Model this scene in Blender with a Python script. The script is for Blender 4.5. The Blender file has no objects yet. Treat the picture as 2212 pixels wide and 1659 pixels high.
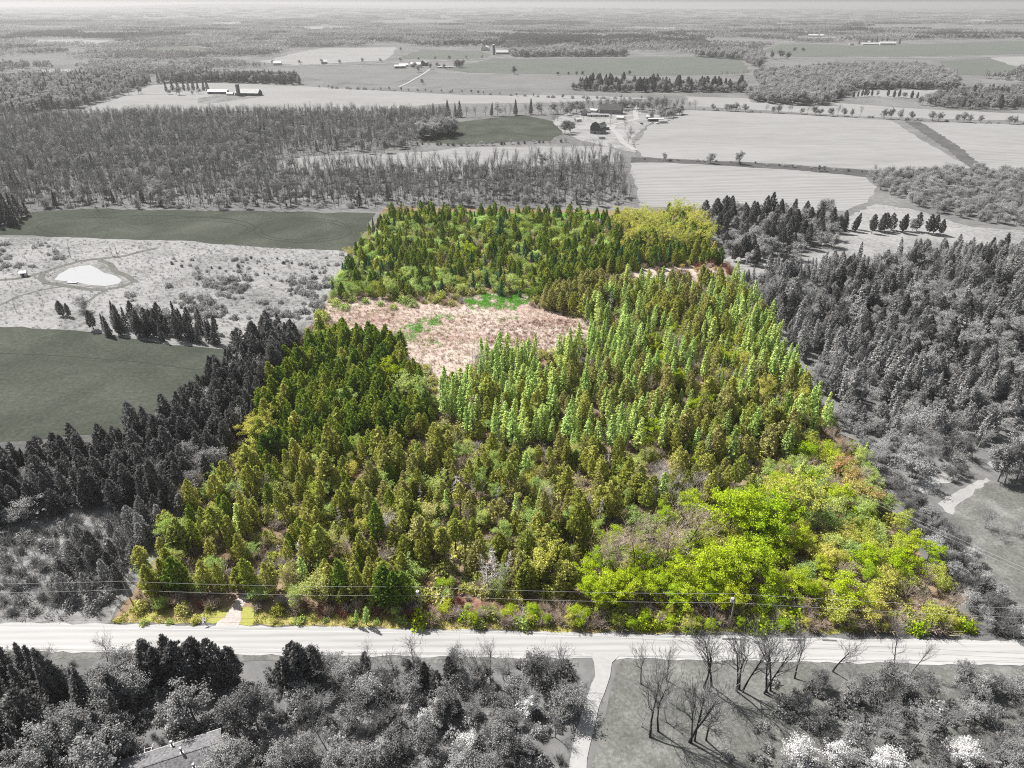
import bpy, bmesh, math, random
import numpy as np
from mathutils import Vector, Matrix, Euler

# ------------------------------------------------------------------ camera, sky, sun, exposure
SC = bpy.context.scene
COL = SC.collection
CAM_H = 120.0
PITCH = math.radians(28.1)          # below the horizontal
FPX = 710.0                         # focal length in pixels of a 1024 px wide picture
cam_d = bpy.data.cameras.new('camera')
cam_d.sensor_width = 36.0
cam_d.lens = 36.0 * FPX / 1024.0
cam_d.clip_start = 1.0
cam_d.clip_end = 80000.0
cam = bpy.data.objects.new('camera', cam_d)
COL.objects.link(cam)
cam.location = (0, 0, CAM_H)
cam.rotation_euler = (math.pi / 2 - PITCH, 0, 0)
SC.camera = cam

SUN_EL, SUN_AZ = math.radians(50), math.radians(-51)      # azimuth clockwise from +Y
sv = Vector((math.sin(SUN_AZ) * math.cos(SUN_EL), math.cos(SUN_AZ) * math.cos(SUN_EL), math.sin(SUN_EL)))
W = bpy.data.worlds.new('World'); SC.world = W; W.use_nodes = True
wn = W.node_tree.nodes; wl = W.node_tree.links
wn.clear()
sky = wn.new('ShaderNodeTexSky'); sky.sky_type = 'NISHITA'; sky.sun_disc = False
sky.sun_elevation = SUN_EL; sky.sun_rotation = SUN_AZ; sky.altitude = 200
sky.air_density = 1.0; sky.dust_density = 3.0; sky.ozone_density = 1.0
hs = wn.new('ShaderNodeHueSaturation'); hs.inputs['Saturation'].default_value = 0.35
bg = wn.new('ShaderNodeBackground'); bg.inputs['Strength'].default_value = 0.052
wo = wn.new('ShaderNodeOutputWorld')
wl.new(sky.outputs[0], hs.inputs['Color']); wl.new(hs.outputs[0], bg.inputs[0]); wl.new(bg.outputs[0], wo.inputs[0])
sun_d = bpy.data.lights.new('sun', 'SUN'); sun_d.energy = 4.2; sun_d.angle = math.radians(0.5)
sun_d.color = (1.0, 0.965, 0.92)
sun = bpy.data.objects.new('sun', sun_d); COL.objects.link(sun)
sun.rotation_euler = (-sv).to_track_quat('-Z', 'Y').to_euler()
sun.location = (0, 0, 400)
vs = SC.view_settings
vs.view_transform = 'Standard'; vs.look = 'None'; vs.exposure = 1.38; vs.gamma = 1.0
vs.use_curve_mapping = False
cy = SC.cycles
cy.max_bounces = 5; cy.diffuse_bounces = 2; cy.glossy_bounces = 2; cy.transmission_bounces = 3
cy.volume_bounces = 0; cy.transparent_max_bounces = 4
cy.use_denoising = False
cy.filter_width = 1.1
try:
    cy.denoiser = 'OPENIMAGEDENOISE'; cy.denoising_input_passes = 'RGB_ALBEDO_NORMAL'; cy.denoising_prefilter = 'ACCURATE'
except Exception: pass
cy.use_adaptive_sampling = False
cy.caustics_reflective = False; cy.caustics_refractive = False

# ------------------------------------------------------------------ picture point -> ground point
SP, CP = math.sin(PITCH), math.cos(PITCH)
def ray(px, py):
    u = (px / 2212.0 - 0.5) * 1024.0
    v = (py / 1659.0 - 0.5) * 768.0
    return (u, FPX * CP - v * SP, -FPX * SP - v * CP)
def G(px, py, z=0.0):
    x, y, d = ray(px, py)
    d = min(d, -0.8)
    t = (z - CAM_H) / d
    return (x * t, y * t)
def PX(x, y, z):
    """ground point -> picture point (numpy friendly)"""
    zc = z - CAM_H
    dep = y * CP - zc * SP
    up = y * SP + zc * CP
    return (x / dep * FPX / 1024.0 + 0.5) * 2212.0, (0.5 - up / dep * FPX / 768.0) * 1659.0
def tall(bx, by, ty):
    """height of an upright thing with its foot at picture (bx,by) and its top at picture row ty"""
    x, y = G(bx, by)
    lo, hi = 0.0, 80.0
    for _ in range(40):
        m = (lo + hi) / 2
        if PX(x, y, m)[1] > ty: lo = m
        else: hi = m
    return lo
def inpoly(P, poly):
    P = np.asarray(P); x, y = P[:, 0], P[:, 1]
    r = np.zeros(len(P), bool)
    n = len(poly); j = n - 1
    for i in range(n):
        xi, yi = poly[i][:2]; xj, yj = poly[j][:2]
        if yi != yj:
            c = ((yi > y) != (yj > y)) & (x < (xj - xi) * (y - yi) / (yj - yi) + xi)
            r ^= c
        j = i
    return r
def GP(pts, z=0.0): return [G(a, b, z) for a, b in pts]
def smooth(a, b, x):
    t = np.clip((x - a) / (b - a), 0, 1); return t * t * (3 - 2 * t)
def terrain(x, y):
    x = np.asarray(x, float); y = np.asarray(y, float)
    r = np.hypot(x, y); a = np.arctan2(x, y)
    roll = (np.sin(x / 900 + 1.3) * np.cos(y / 1300) + 0.6 * np.sin(x / 2300 - y / 1700 + 2)) * 12
    z = smooth(3200, 7000, r) * roll
    rim = 78 + 22 * np.sin(a * 5.2 + 2.6) + 9 * np.sin(a * 17 + 0.6) + 34 * np.exp(-((a + 0.36) / 0.13) ** 2) + 30 * np.exp(-((a - 0.62) / 0.16) ** 2)
    return z + smooth(9000, 19000, r) * rim

# ------------------------------------------------------------------ node helpers and materials
def mat_new(name):
    m = bpy.data.materials.new(name); m.use_nodes = True
    m.node_tree.nodes.clear()
    return m, m.node_tree.nodes, m.node_tree.links
def ramp(N, cols, pos=None, interp='LINEAR'):
    r = N.new('ShaderNodeValToRGB'); e = r.color_ramp; e.interpolation = interp
    n = len(cols); pos = pos or [i / max(1, n - 1) for i in range(n)]
    while len(e.elements) < n: e.elements.new(0.5)
    for k in range(n):
        e.elements[k].position = pos[k]; e.elements[k].color = (*cols[k], 1)
    return r
def gray(v): return (v, v, v * 0.985) if not isinstance(v, tuple) else v
def leaf_mat(name, cols, trans=0.35, island=0.35):
    m, N, L = mat_new(name)
    oi = N.new('ShaderNodeObjectInfo'); r = ramp(N, [gray(c) for c in cols])
    L.new(oi.outputs['Random'], r.inputs[0])
    ge = N.new('ShaderNodeNewGeometry')
    mr = N.new('ShaderNodeMapRange'); mr.inputs[3].default_value = 1 - island; mr.inputs[4].default_value = 1 + island
    L.new(ge.outputs['Random Per Island'], mr.inputs[0])
    mu = N.new('ShaderNodeVectorMath'); mu.operation = 'SCALE'
    L.new(r.outputs[0], mu.inputs[0]); L.new(mr.outputs[0], mu.inputs['Scale'])
    d = N.new('ShaderNodeBsdfDiffuse'); t = N.new('ShaderNodeBsdfTranslucent'); mx = N.new('ShaderNodeMixShader')
    mx.inputs[0].default_value = trans
    o = N.new('ShaderNodeOutputMaterial')
    L.new(mu.outputs[0], d.inputs[0]); L.new(mu.outputs[0], t.inputs[0])
    L.new(d.outputs[0], mx.inputs[1]); L.new(t.outputs[0], mx.inputs[2]); L.new(mx.outputs[0], o.inputs[0])
    return m
def flat_mat(name, c, rough=0.8, var=0.15, scale=3.0, metallic=0.0, c2=None):
    m, N, L = mat_new(name)
    c = gray(c); c2 = gray(c2) if c2 is not None else tuple(max(0, x * (1 - 2 * var)) for x in c)
    tc = N.new('ShaderNodeTexCoord'); no = N.new('ShaderNodeTexNoise'); no.inputs['Scale'].default_value = scale; no.inputs['Detail'].default_value = 5
    L.new(tc.outputs['Object'], no.inputs['Vector'])
    r = ramp(N, [c2, c], [0.3, 0.65]); L.new(no.outputs[0], r.inputs[0])
    b = N.new('ShaderNodeBsdfPrincipled'); b.inputs['Roughness'].default_value = rough; b.inputs['Metallic'].default_value = metallic
    b.inputs['Specular IOR Level'].default_value = 0.25
    L.new(r.outputs[0], b.inputs['Base Color'])
    o = N.new('ShaderNodeOutputMaterial'); L.new(b.outputs[0], o.inputs[0])
    return m
GSCALE = 0.385
def ground_mat(name, cols, s1=0.02, s2=0.35, pos=None, w=0.5, stretch=None, rows=None, bump=0.3, wob=3.0):
    """two noise scales mixed through a ramp; rows=(angle, period, amount): worked rows across a field"""
    m, N, L = mat_new(name)
    tc = N.new('ShaderNodeTexCoord'); mp = N.new('ShaderNodeMapping')
    L.new(tc.outputs['Object'], mp.inputs[0])
    if stretch:
        mp.inputs['Rotation'].default_value = (0, 0, stretch[0]); mp.inputs['Scale'].default_value = (stretch[1], 1, 1)
    def noise(s, d, dist=0.0):
        n = N.new('ShaderNodeTexNoise'); n.inputs['Scale'].default_value = s; n.inputs['Detail'].default_value = d
        n.inputs['Roughness'].default_value = 0.65; n.inputs['Distortion'].default_value = dist
        L.new(mp.outputs[0], n.inputs['Vector']); return n.outputs[0]
    a = noise(s1, 4, 0.6); b = noise(s2, 6)
    mx = N.new('ShaderNodeMix'); mx.data_type = 'FLOAT'; mx.inputs[0].default_value = w
    L.new(a, mx.inputs[2]); L.new(b, mx.inputs[3]); val = mx.outputs[0]
    if rows:
        m2 = N.new('ShaderNodeMapping'); m2.inputs['Rotation'].default_value = (0, 0, rows[0])
        L.new(tc.outputs['Object'], m2.inputs[0])
        wv = N.new('ShaderNodeTexWave'); wv.inputs['Scale'].default_value = 0.314 / rows[1]; wv.inputs['Distortion'].default_value = wob
        wv.inputs['Detail'].default_value = 3; wv.inputs['Detail Scale'].default_value = 0.6
        wv.bands_direction = 'Y'
        L.new(m2.outputs[0], wv.inputs[0])
        ma = N.new('ShaderNodeMath'); ma.operation = 'MULTIPLY_ADD'; ma.inputs[1].default_value = rows[2]; 
        L.new(wv.outputs['Fac'], ma.inputs[0]); L.new(val, ma.inputs[2])
        sb = N.new('ShaderNodeMath'); sb.operation = 'SUBTRACT'; sb.inputs[1].default_value = rows[2] * 0.5
        L.new(ma.outputs[0], sb.inputs[0]); val = sb.outputs[0]
    cols = [tuple(GSCALE * q for q in gray(c)) for c in cols]
    if pos is None:
        n = len(cols); pos = [0.32 + 0.36 * i / max(1, n - 1) for i in range(n)]
    r = ramp(N, cols, pos); L.new(val, r.inputs[0])
    bs = N.new('ShaderNodeBsdfDiffuse'); L.new(r.outputs[0], bs.inputs[0])
    if bump:
        bp = N.new('ShaderNodeBump'); bp.inputs['Strength'].default_value = bump; bp.inputs['Distance'].default_value = 0.5
        L.new(b, bp.inputs['Height']); L.new(bp.outputs[0], bs.inputs['Normal'])
    o = N.new('ShaderNodeOutputMaterial'); L.new(bs.outputs[0], o.inputs[0])
    return m

# leaf palettes: the lot in colour, the land around it in greys, as in the photograph
LEAF = {
 'olive': [(.27, .295, .055), (.36, .38, .085), (.46, .455, .13), (.31, .36, .075)],
 'deep': [(.11, .185, .03), (.18, .265, .04), (.255, .325, .05), (.33, .36, .07)],
 'brown': [(.33, .32, .11), (.40, .38, .15), (.30, .34, .09), (.44, .42, .18)],
 'fresh': [(.37, .53, .15), (.46, .60, .21), (.55, .63, .20), (.33, .47, .13)],
 'blue':   [(0.048, 0.136, 0.072), (0.08, 0.192, 0.08), (0.112, 0.224, 0.096)],
 'pine':   [(.34, .38, .06), (.22, .30, .05)],
 'bright': [(.30, .41, .018), (.37, .45, .03), (.25, .38, .02), (.42, .47, .035)],
 'yellow': [(.42, .45, .085), (.47, .44, .11), (.36, .42, .07)],
 'spring': [(.34, .43, .11), (.28, .39, .12), (.43, .49, .15), (.25, .35, .10)],
 'orange': [(.46, .30, .15), (.42, .33, .13), (.38, .36, .10)],
 'tan': [(.46, .385, .315), (.39, .32, .26), (.53, .45, .37)],
 'silver': [(0.546, 0.507, 0.481), (0.442, 0.403, 0.39), (0.65, 0.611, 0.585)],
 'rust':   [(.24, .10, .085), (.30, .16, .12)],
 'gdark': [.14, .175, .215], 'gmid': [.29, .35, .41, .46], 'glight': [.27, .33, .39],
 'gbare': [.30, .36, .42], 'gtwig': [.19, .24, .28], 'gwhite': [.75, .65], 'gblack': [.03, .045],
 'gfore': [.18, .23, .29, .36], 'gsoft': [.30, .36, .42],
 'gloc': [.20, .25, .30],
 'gsnag':  [0.143, 0.187],
}
LM = {k: leaf_mat('leaf_' + k, [tuple(q * 1.08 for q in c) if isinstance(c, tuple) else c * .86 for c in v], 0.15 if k in ('tan', 'silver', 'gbare', 'gtwig', 'gsnag', 'gblack', 'gloc', 'rust') else (0.34 if k in ('gmid', 'gdark') else 0.24 if k[0] == 'g' or k == 'blue' else 0.36)) for k, v in LEAF.items()}
BARK = {'brown': flat_mat('bark_brown', (.10, .075, .055)), 'pale': flat_mat('bark_pale', (.50, .47, .42), c2=(.2, .18, .16)),
        'grey': flat_mat('bark_grey', .12), 'gpale': flat_mat('bark_gpale', .33), 'black': flat_mat('bark_black', .03)}

# ------------------------------------------------------------------ mesh helpers
def mesh_np(name, V, F, mat=None, mats=None, mi=None):
    me = bpy.data.meshes.new(name)
    V = np.asarray(V, np.float32); F = np.asarray(F, np.int32)
    k = F.shape[1]
    me.vertices.add(len(V)); me.vertices.foreach_set('co', V.ravel())
    me.loops.add(F.size); me.loops.foreach_set('vertex_index', F.ravel())
    me.polygons.add(len(F)); me.polygons.foreach_set('loop_start', np.arange(0, F.size, k, dtype=np.int32))
    for m in (mats or ([mat] if mat else [])): me.materials.append(m)
    if mi is not None: me.polygons.foreach_set('material_index', np.asarray(mi, np.int32))
    me.update(calc_edges=True)
    return me
def obj(name, me, parent=None, loc=None, **props):
    o = bpy.data.objects.new(name, me); COL.objects.link(o)
    if parent is not None: o.parent = parent
    if loc is not None: o.location = loc
    for k, v in props.items(): o[k] = v
    return o
def empty(name, loc=(0, 0, 0), rz=0.0, **props):
    o = bpy.data.objects.new(name, None); COL.objects.link(o)
    o.location = loc; o.rotation_euler = (0, 0, rz); o.empty_display_size = 0.5
    for k, v in props.items(): o[k] = v
    return o
def tubes(segs, n=3):
    """segs: rows p0(3) p1(3) r0 r1 -> quads"""
    S = np.asarray(segs, float); p0, p1 = S[:, :3], S[:, 3:6]; r0, r1 = S[:, 6:7], S[:, 7:8]
    d = p1 - p0; d /= np.linalg.norm(d, axis=1, keepdims=True) + 1e-9
    a = np.where(np.abs(d[:, 2:3]) < 0.9, [[0, 0, 1.0]], [[1.0, 0, 0]])
    u = np.cross(d, a); u /= np.linalg.norm(u, axis=1, keepdims=True) + 1e-9
    w = np.cross(d, u)
    V = []
    for (p, r) in ((p0, r0), (p1, r1)):
        for k in range(n):
            t = 2 * math.pi * k / n
            V.append(p + r * (u * math.cos(t) + w * math.sin(t)))
    V = np.stack(V, 1)                       # S, 2n, 3
    base = (np.arange(len(S)) * 2 * n)[:, None]
    F = []
    for k in range(n):
        j = (k + 1) % n
        F.append(np.concatenate([base + k, base + j, base + n + j, base + n + k], 1))
    F = np.stack(F, 1).reshape(-1, 4)
    return V.reshape(-1, 3), F
def leaves(C, D, Nn, ln, wd):
    """diamond leaf faces: centre C, long axis D, face normal hint Nn"""
    D = D / (np.linalg.norm(D, axis=1, keepdims=True) + 1e-9)
    S = np.cross(D, Nn); S /= np.linalg.norm(S, axis=1, keepdims=True) + 1e-9
    ln = np.asarray(ln).reshape(-1, 1) * 0.5; wd = np.asarray(wd).reshape(-1, 1) * 0.5
    V = np.stack([C - D * ln, C + S * wd - D * ln * 0.1, C + D * ln, C - S * wd - D * ln * 0.1], 1).reshape(-1, 3)
    F = np.arange(len(C) * 4).reshape(-1, 4)
    return V, F
def rdir(rng, n):
    v = rng.normal(size=(n, 3)); return v / np.linalg.norm(v, axis=1, keepdims=True)

def chain_mesh(ch, n=6):
    """one unbroken tapered tube through the points of a stem: rows x y z r"""
    ch = np.asarray(ch, float); V, F = [], []
    for i, (x, y, z, r) in enumerate(ch):
        for k in range(n):
            t = 2 * math.pi * k / n; V.append((x + r * math.cos(t), y + r * math.sin(t), z))
            if i: F.append(((i - 1) * n + k, (i - 1) * n + (k + 1) % n, i * n + (k + 1) % n, i * n + k))
    return np.array(V), np.array(F)
# ------------------------------------------------------------------ tree shapes; each returns (stems, limb segments, crown V, crown F)
def conifer(rng, H, R, base, nb, per, up, prof, ln, wd, lean=0.0, gap=0.0, inner=0.35):
    stems = [[(0, 0, -.4, .018 * H), (lean * .25 * H, 0, H * .25, .014 * H), (lean * .6 * H, 0, H * .6, .009 * H), (lean * H, 0, H * .98, .012)]]
    segs = []
    C, D, Nn, LN = [], [], [], []
    th = rng.uniform(0, 6.28)
    lob = rng.uniform(0, 6.28, 3)
    for b in range(nb):
        t = (b + rng.uniform(0, 1)) / nb
        t = 1 - (1 - t) ** 0.85 if prof != 'pine' else round(t * 8) / 8 + rng.uniform(-.02, .02)
        t = min(max(t, 0), 1)
        z = base * H + (H - base * H) * t
        th += 2.4 + rng.uniform(-.5, .5)
        if prof == 'cedar': r = R * (1 - t ** 1.9) ** 0.85 * (0.55 + 0.45 * min(1, t * 5)) 
        elif prof == 'spruce': r = R * (1 - t) ** 0.9 * (0.7 + 0.3 * min(1, t * 6))
        elif prof == 'larch': r = R * (1 - t) ** 0.7 * (0.75 + 0.25 * min(1, t * 4))
        else: r = R * (1 - t ** 2.2) ** 0.8 * rng.uniform(.6, 1.15)
        r *= (1 + 0.16 * math.sin(2 * th + lob[0]) + 0.1 * math.sin(5 * th + 9 * t + lob[1])) * rng.uniform(.78, 1.12)
        r += 0.12
        if gap and rng.uniform() < gap: continue
        dr = np.array([math.cos(th), math.sin(th), up + rng.uniform(-.12, .12)])
        p0 = np.array([lean * z, 0, z - 0.1 * r])
        if prof in ('pine', 'larch', 'spruce') and r > 0.7:
            e = p0 + dr * r * 0.85
            segs.append([*p0, *e, 0.035, 0.015])
        k = max(3, int(per * (0.5 + 0.6 * r / R)))
        s = inner + (1 - inner) * np.sqrt(rng.uniform(0, 1, k))
        c = p0 + np.outer(s * r, dr) + rng.normal(size=(k, 3)) * np.array([.13, .13, .11]) * (0.6 + r * 0.35)
        if prof == 'spruce': c[:, 2] -= (s ** 2) * r * 0.12
        dd = np.outer(np.ones(k), dr) * 0.7 + rng.normal(size=(k, 3)) * 0.55
        if prof == 'cedar': dd[:, 2] += 0.7
        C.append(c); D.append(dd); Nn.append(rdir(rng, k) * 0.55 + np.array([dr[0] * .6, dr[1] * .6, .65]))
        LN.append(rng.uniform(.7, 1.3, k))
    k = 5                                             # leader
    C.append(np.column_stack([rng.normal(size=(k, 2)) * .06 + [lean * H, 0], H * rng.uniform(.95, 1.02, k)])); D.append(np.tile([0, 0, 1.], (k, 1)) + rng.normal(size=(k, 3)) * .2)
    Nn.append(rdir(rng, k)); LN.append(np.ones(k))
    C = np.concatenate(C); D = np.concatenate(D); Nn = np.concatenate(Nn); LN = np.concatenate(LN)
    V, F = leaves(C, D, Nn, ln * LN, wd * LN)
    return stems, segs, V, F
def cedarclump(rng, H):
    S, G_, VV, FF, n = [], [], [], [], 0
    for i in range(int(rng.integers(3, 5))):
        a = rng.uniform(0, 6.28); r = 0.0 if i == 0 else rng.uniform(.9, 1.9); dx, dy = r * math.cos(a), r * math.sin(a)
        h = H * (1 if i == 0 else rng.uniform(.55, .92))
        st, sg_, V, F = conifer(rng, h, rng.uniform(1.3, 1.9) * h / 10, rng.uniform(.05, .2), 85, 17, .55, 'cedar', .5, .29, lean=rng.uniform(-.05, .05))
        V = V + [dx, dy, 0]; S.append([(x + dx, y + dy, z, rr) for x, y, z, rr in st[0]]); VV.append(V); FF.append(F + n); n += len(V)
    return S, None, np.concatenate(VV), np.concatenate(FF)
def skeleton(rng, H, stems, levels, spread, r0, nchild, fork=0.32, up=0.35):
    segs, tips, stems_ = [], [], []
    def branch(p, d, ln, r, lev):
        n = 3 if lev < levels else 2
        q = p; pts = []
        for i in range(n):
            d = d + rng.normal(size=3) * (0.10 if lev == 0 else 0.2); d[2] += up * 0.14
            d /= np.linalg.norm(d)
            e = q + d * ln / n
            ra = r * (1 - 0.22 * i); rb = r * (1 - 0.22 * (i + 1))
            if lev: segs.append([*q, *e, ra, rb, lev])
            elif i == 0: stems_.append([(*q, ra * 1.15), (*e, rb)])
            else: stems_[-1].append((*e, rb))
            pts.append((q, e, d.copy(), rb)); q = e
        if lev >= levels:
            tips.append((q, d)); tips.append(((q + pts[-1][0]) / 2, d)); return
        k = nchild[min(lev, len(nchild) - 1)]
        for i in range(k):
            f = fork + (1 - fork) * (i + rng.uniform(.2, 1)) / k if lev == 0 else (i + rng.uniform(.3, 1)) / k
            f = min(f, .999); a, b, dd, rb = pts[min(n - 1, int(f * n))]
            s = a + (b - a) * ((f * n) % 1)
            side = rng.normal(size=3); side -= dd * side.dot(dd); side /= np.linalg.norm(side) + 1e-9
            nd = dd * (1 - spread) + side * spread; nd[2] += up * 0.5; nd /= np.linalg.norm(nd)
            branch(s, nd, ln * rng.uniform(.42, .68) * (1.15 - 0.45 * f if lev == 0 else 1), max(.018, rb * .62), lev + 1)
        branch(q, d, ln * 0.35, max(.018, r * .4), levels)
    for s in range(stems):
        a = rng.uniform(0, 6.28); t = 0.0 if stems == 1 else rng.uniform(.12, .3)
        branch(np.array([math.cos(a) * .15 * (stems > 1), math.sin(a) * .15 * (stems > 1), -.3]), np.array([math.cos(a) * t, math.sin(a) * t, 1.0]), H * rng.uniform(.62, .74) if stems == 1 else H * rng.uniform(.55, .72), r0 / (1 if stems == 1 else 1.4), 0)
    return stems_, segs, tips
def broadleaf(rng, H, stems, nleaf, ln, spread=.62, nchild=(9, 5), sd=.55, levels=2, fork=.3):
    st, segs, tips = skeleton(rng, H, stems, levels, spread, 0.017 * H, nchild, fork)
    T = np.array([t[0] for t in tips]); n = nleaf
    i = rng.integers(0, len(T), n)
    C = T[i] + rng.normal(size=(n, 3)) * sd * .72 * np.array([1, 1, .75])
    out = C - T.mean(0) * [1, 1, .75]; out /= np.linalg.norm(out, axis=1, keepdims=True) + 1e-6
    D = rdir(rng, n); Nn = rdir(rng, n) * .8 + out * .7 + np.array([0, 0, .6])
    s = rng.uniform(.7, 1.35, n)
    V, F = leaves(C, D, Nn, ln * s, ln * .8 * s)
    return st, [x[:8] for x in segs if x[7] > 0.012], V, F
def baretree(rng, H, stems=1, spread=.55, nchild=(9, 6, 4), twr=.022, fork=.35, r0=.014, levels=3, up=.45):
    st, segs, tips = skeleton(rng, H, stems, levels, spread, r0 * H, nchild, fork, up)
    big = [x[:8] for x in segs if x[8] <= 1]; small = [[*x[:6], max(x[6], twr), max(x[7], twr * .7)] for x in segs if x[8] > 1]
    V, F = tubes(small, 3)
    return st, big, V, F
def shrubshape(rng, R, H, n, ln):
    d = rdir(rng, n); d[:, 2] = np.abs(d[:, 2])
    lob = 1 + .25 * np.sin(3 * np.arctan2(d[:, 1], d[:, 0]) + rng.uniform(0, 6)) + rng.normal(size=n) * .12
    C = d * np.array([R, R, H]) * (rng.uniform(.45, 1, n) ** .5 * lob)[:, None]
    s = rng.uniform(.7, 1.3, n)
    V, F = leaves(C, rdir(rng, n) + d * .6, rdir(rng, n) + d, ln * s, ln * .7 * s)
    return None, None, V, F
def twigshrub(rng, R, H, n, r):
    segs = []
    for i in range(n):
        a = rng.uniform(0, 6.28); b = abs(rng.normal()) * .5
        d = np.array([math.cos(a) * math.sin(b), math.sin(a) * math.sin(b), math.cos(b)])
        p = np.array([rng.normal() * R * .22, rng.normal() * R * .22, 0.0]); L = H * rng.uniform(.5, 1.05)
        e = p + d * L * .55
        segs.append([*p, *e, r * 1.3, r])
        for k in range(4):
            d2 = d + rng.normal(size=3) * .5; d2[2] = abs(d2[2]); d2 /= np.linalg.norm(d2)
            s = p + (e - p) * rng.uniform(.4, 1)
            segs.append([*s, *(s + d2 * L * rng.uniform(.3, .55)), r * .9, r * .6])
    V, F = tubes(segs, 3)
    return None, None, V, F
def snag(rng, H, nb):
    st = [[(0, 0, -.3, .012 * H + .03), (0, 0, H * .5, .01 * H), (0, 0, H, .02)]]
    tw = []
    for b in range(nb):
        z = H * rng.uniform(.2, .97); a = rng.uniform(0, 6.28); L = (1.15 - z / H) * H * .16 * rng.uniform(.5, 1.3)
        e = [math.cos(a) * L, math.sin(a) * L, z + L * rng.uniform(-.35, .35)]
        tw.append([0, 0, z, *e, .035, .02])
        for k in range(2):
            f = rng.uniform(.4, .9)
            tw.append([e[0] * f, e[1] * f, z + (e[2] - z) * f, e[0] * f + rng.normal() * .35, e[1] * f + rng.normal() * .35, z + (e[2] - z) * f + rng.normal() * .25, .024, .014])
    V, F = tubes(tw, 3)
    return st, None, V, F

# every shape: unit proto of a stated height; (function, number of variants)
SHAPES = {
 'cedar':  (10, lambda r: conifer(r, 10, r.uniform(1.75, 2.2), r.uniform(.05, .16), 120, 20, .55, 'cedar', .52, .30), 6),
 'clumpcedar': (10, lambda r: cedarclump(r, 10), 5),
 'tallcedar': (11, lambda r: conifer(r, 11, r.uniform(1.35, 1.7), r.uniform(.36, .5), 80, 19, .5, 'cedar', .5, .3, lean=r.uniform(-.05, .05)), 4),
 'larch':  (12, lambda r: conifer(r, 12, r.uniform(1.35, 1.8), r.uniform(.1, .25), 92, 18, .12, 'larch', .46, .28, gap=.06), 6),
 'spruce': (12, lambda r: conifer(r, 12, r.uniform(1.9, 2.4), r.uniform(.04, .12), 120, 20, .02, 'spruce', .52, .3, inner=.3), 5),
 'pine':   (14, lambda r: conifer(r, 14, 3.1, .25, 60, 24, .18, 'pine', .6, .36, inner=.5), 3),
 'leafy':  (12, lambda r: broadleaf(r, 12, 1, 4800, .275), 5),
 'multi':  (9, lambda r: broadleaf(r, 9, 3, 3600, .26, nchild=(7, 4), sd=.5), 5),
 'poplar': (15, lambda r: broadleaf(r, 15, 1, 1700, .36, spread=.5, nchild=(12, 5), sd=.42, fork=.4), 4),
 'dome':   (14, lambda r: broadleaf(r, 14, 1, 4600, .42, spread=.66, nchild=(10, 5), sd=.8, fork=.22), 4),
 'bare':   (13, lambda r: baretree(r, 13), 5),
 'slimbare': (15, lambda r: baretree(r, 15, 1, .32, (11, 5), .028, .5, .011, 2, .8), 5),
 'spreadbare': (9, lambda r: baretree(r, 9, 3, .62, (7, 5, 4), .022, .3, .013), 5),
 'lawnbare': (16, lambda r: baretree(r, 16, 1, .42, (9, 5, 3), .026, .42, .0125, 3, .7), 4),
 'snag':   (9, lambda r: snag(r, 9, 46), 4),
 'shrub':  (1.6, lambda r: shrubshape(r, 1.25, 1.6, 330, .34), 4),
 'brush':  (2.2, lambda r: twigshrub(r, 1.5, 2.2, 46, .026), 4),
}
WOODMAT = {'tan': 'brown', 'silver': 'pale', 'yellow': 'pale', 'spring': 'pale', 'bright': 'brown', 'orange': 'brown', 'gbare': 'gpale', 'gtwig': 'grey', 'gwhite': 'grey',
           'gblack': 'black', 'gloc': 'black', 'gsnag': 'grey', 'glight': 'grey', 'gmid': 'grey', 'gfore': 'grey', 'gsoft': 'grey', 'gdark': 'black'}
RAW = {}
for si, (k, (h0, fn, nv)) in enumerate(SHAPES.items()):
    RAW[k] = [fn(np.random.default_rng(1000 + si * 37 + v)) for v in range(nv)]
PROTO = {}
def proto(shape, pal):
    """list of (wood mesh or None, crown mesh, joined mesh)"""
    key = (shape, pal)
    if key not in PROTO:
        out = []
        wm = BARK[WOODMAT.get(pal, 'brown')]
        for v, (stems, segs, V, F) in enumerate(RAW[shape]):
            mi = [0] * len(F)
            if segs:
                wv, wf = tubes(segs, 4)
                F = np.concatenate([F, wf + len(V)]); V = np.concatenate([V, wv]); mi += [1] * len(wf)
            crown = mesh_np('%s_%s_crown' % key, V, F, mats=[LM[pal], wm], mi=mi)
            wood, jm = [], crown
            for st in (stems or []):
                wv, wf = chain_mesh(st)
                wood.append(mesh_np('%s_%s_trunk' % key, wv, wf, wm))
                F = np.concatenate([F, wf + len(V)]); V = np.concatenate([V, wv]); mi += [1] * len(wf)
            if wood: jm = mesh_np('%s_%s_whole' % key, V, F, mats=[LM[pal], wm], mi=mi)
            out.append((wood, crown, jm))
        PROTO[key] = out
    return PROTO[key]

# ------------------------------------------------------------------ the ground
def sheet(name, poly, z, mat, rough=0.0, step=4.0, seed=0, parent=None, world=False, **props):
    """a flat polygon of the setting, given in picture points (or world points), with ragged edges"""
    P = [Vector(p) for p in (poly if world else GP(poly))]
    rng = random.Random(seed + len(name)); out = []
    for i, a in enumerate(P):
        b = P[(i + 1) % len(P)]; L = (b - a).length
        n = max(1, min(40, int(L / step))) if rough else 1
        nr = Vector((-(b - a).y, (b - a).x)); nr = nr.normalized() if nr.length else nr
        for k in range(n):
            q = a + (b - a) * (k / n)
            if k: q = q + nr * rng.uniform(-rough, rough)
            out.append(q)
    bm = bmesh.new()
    f = bm.faces.new([bm.verts.new((q.x, q.y, z)) for q in out])
    bm.normal_update()
    if f.normal.z < 0: f.normal_flip()
    bmesh.ops.triangulate(bm, faces=[f])
    me = bpy.data.meshes.new(name); bm.to_mesh(me); bm.free(); me.materials.append(mat)
    if parent is None: props.setdefault('kind', 'structure')
    return obj(name, me, parent, **props)

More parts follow.
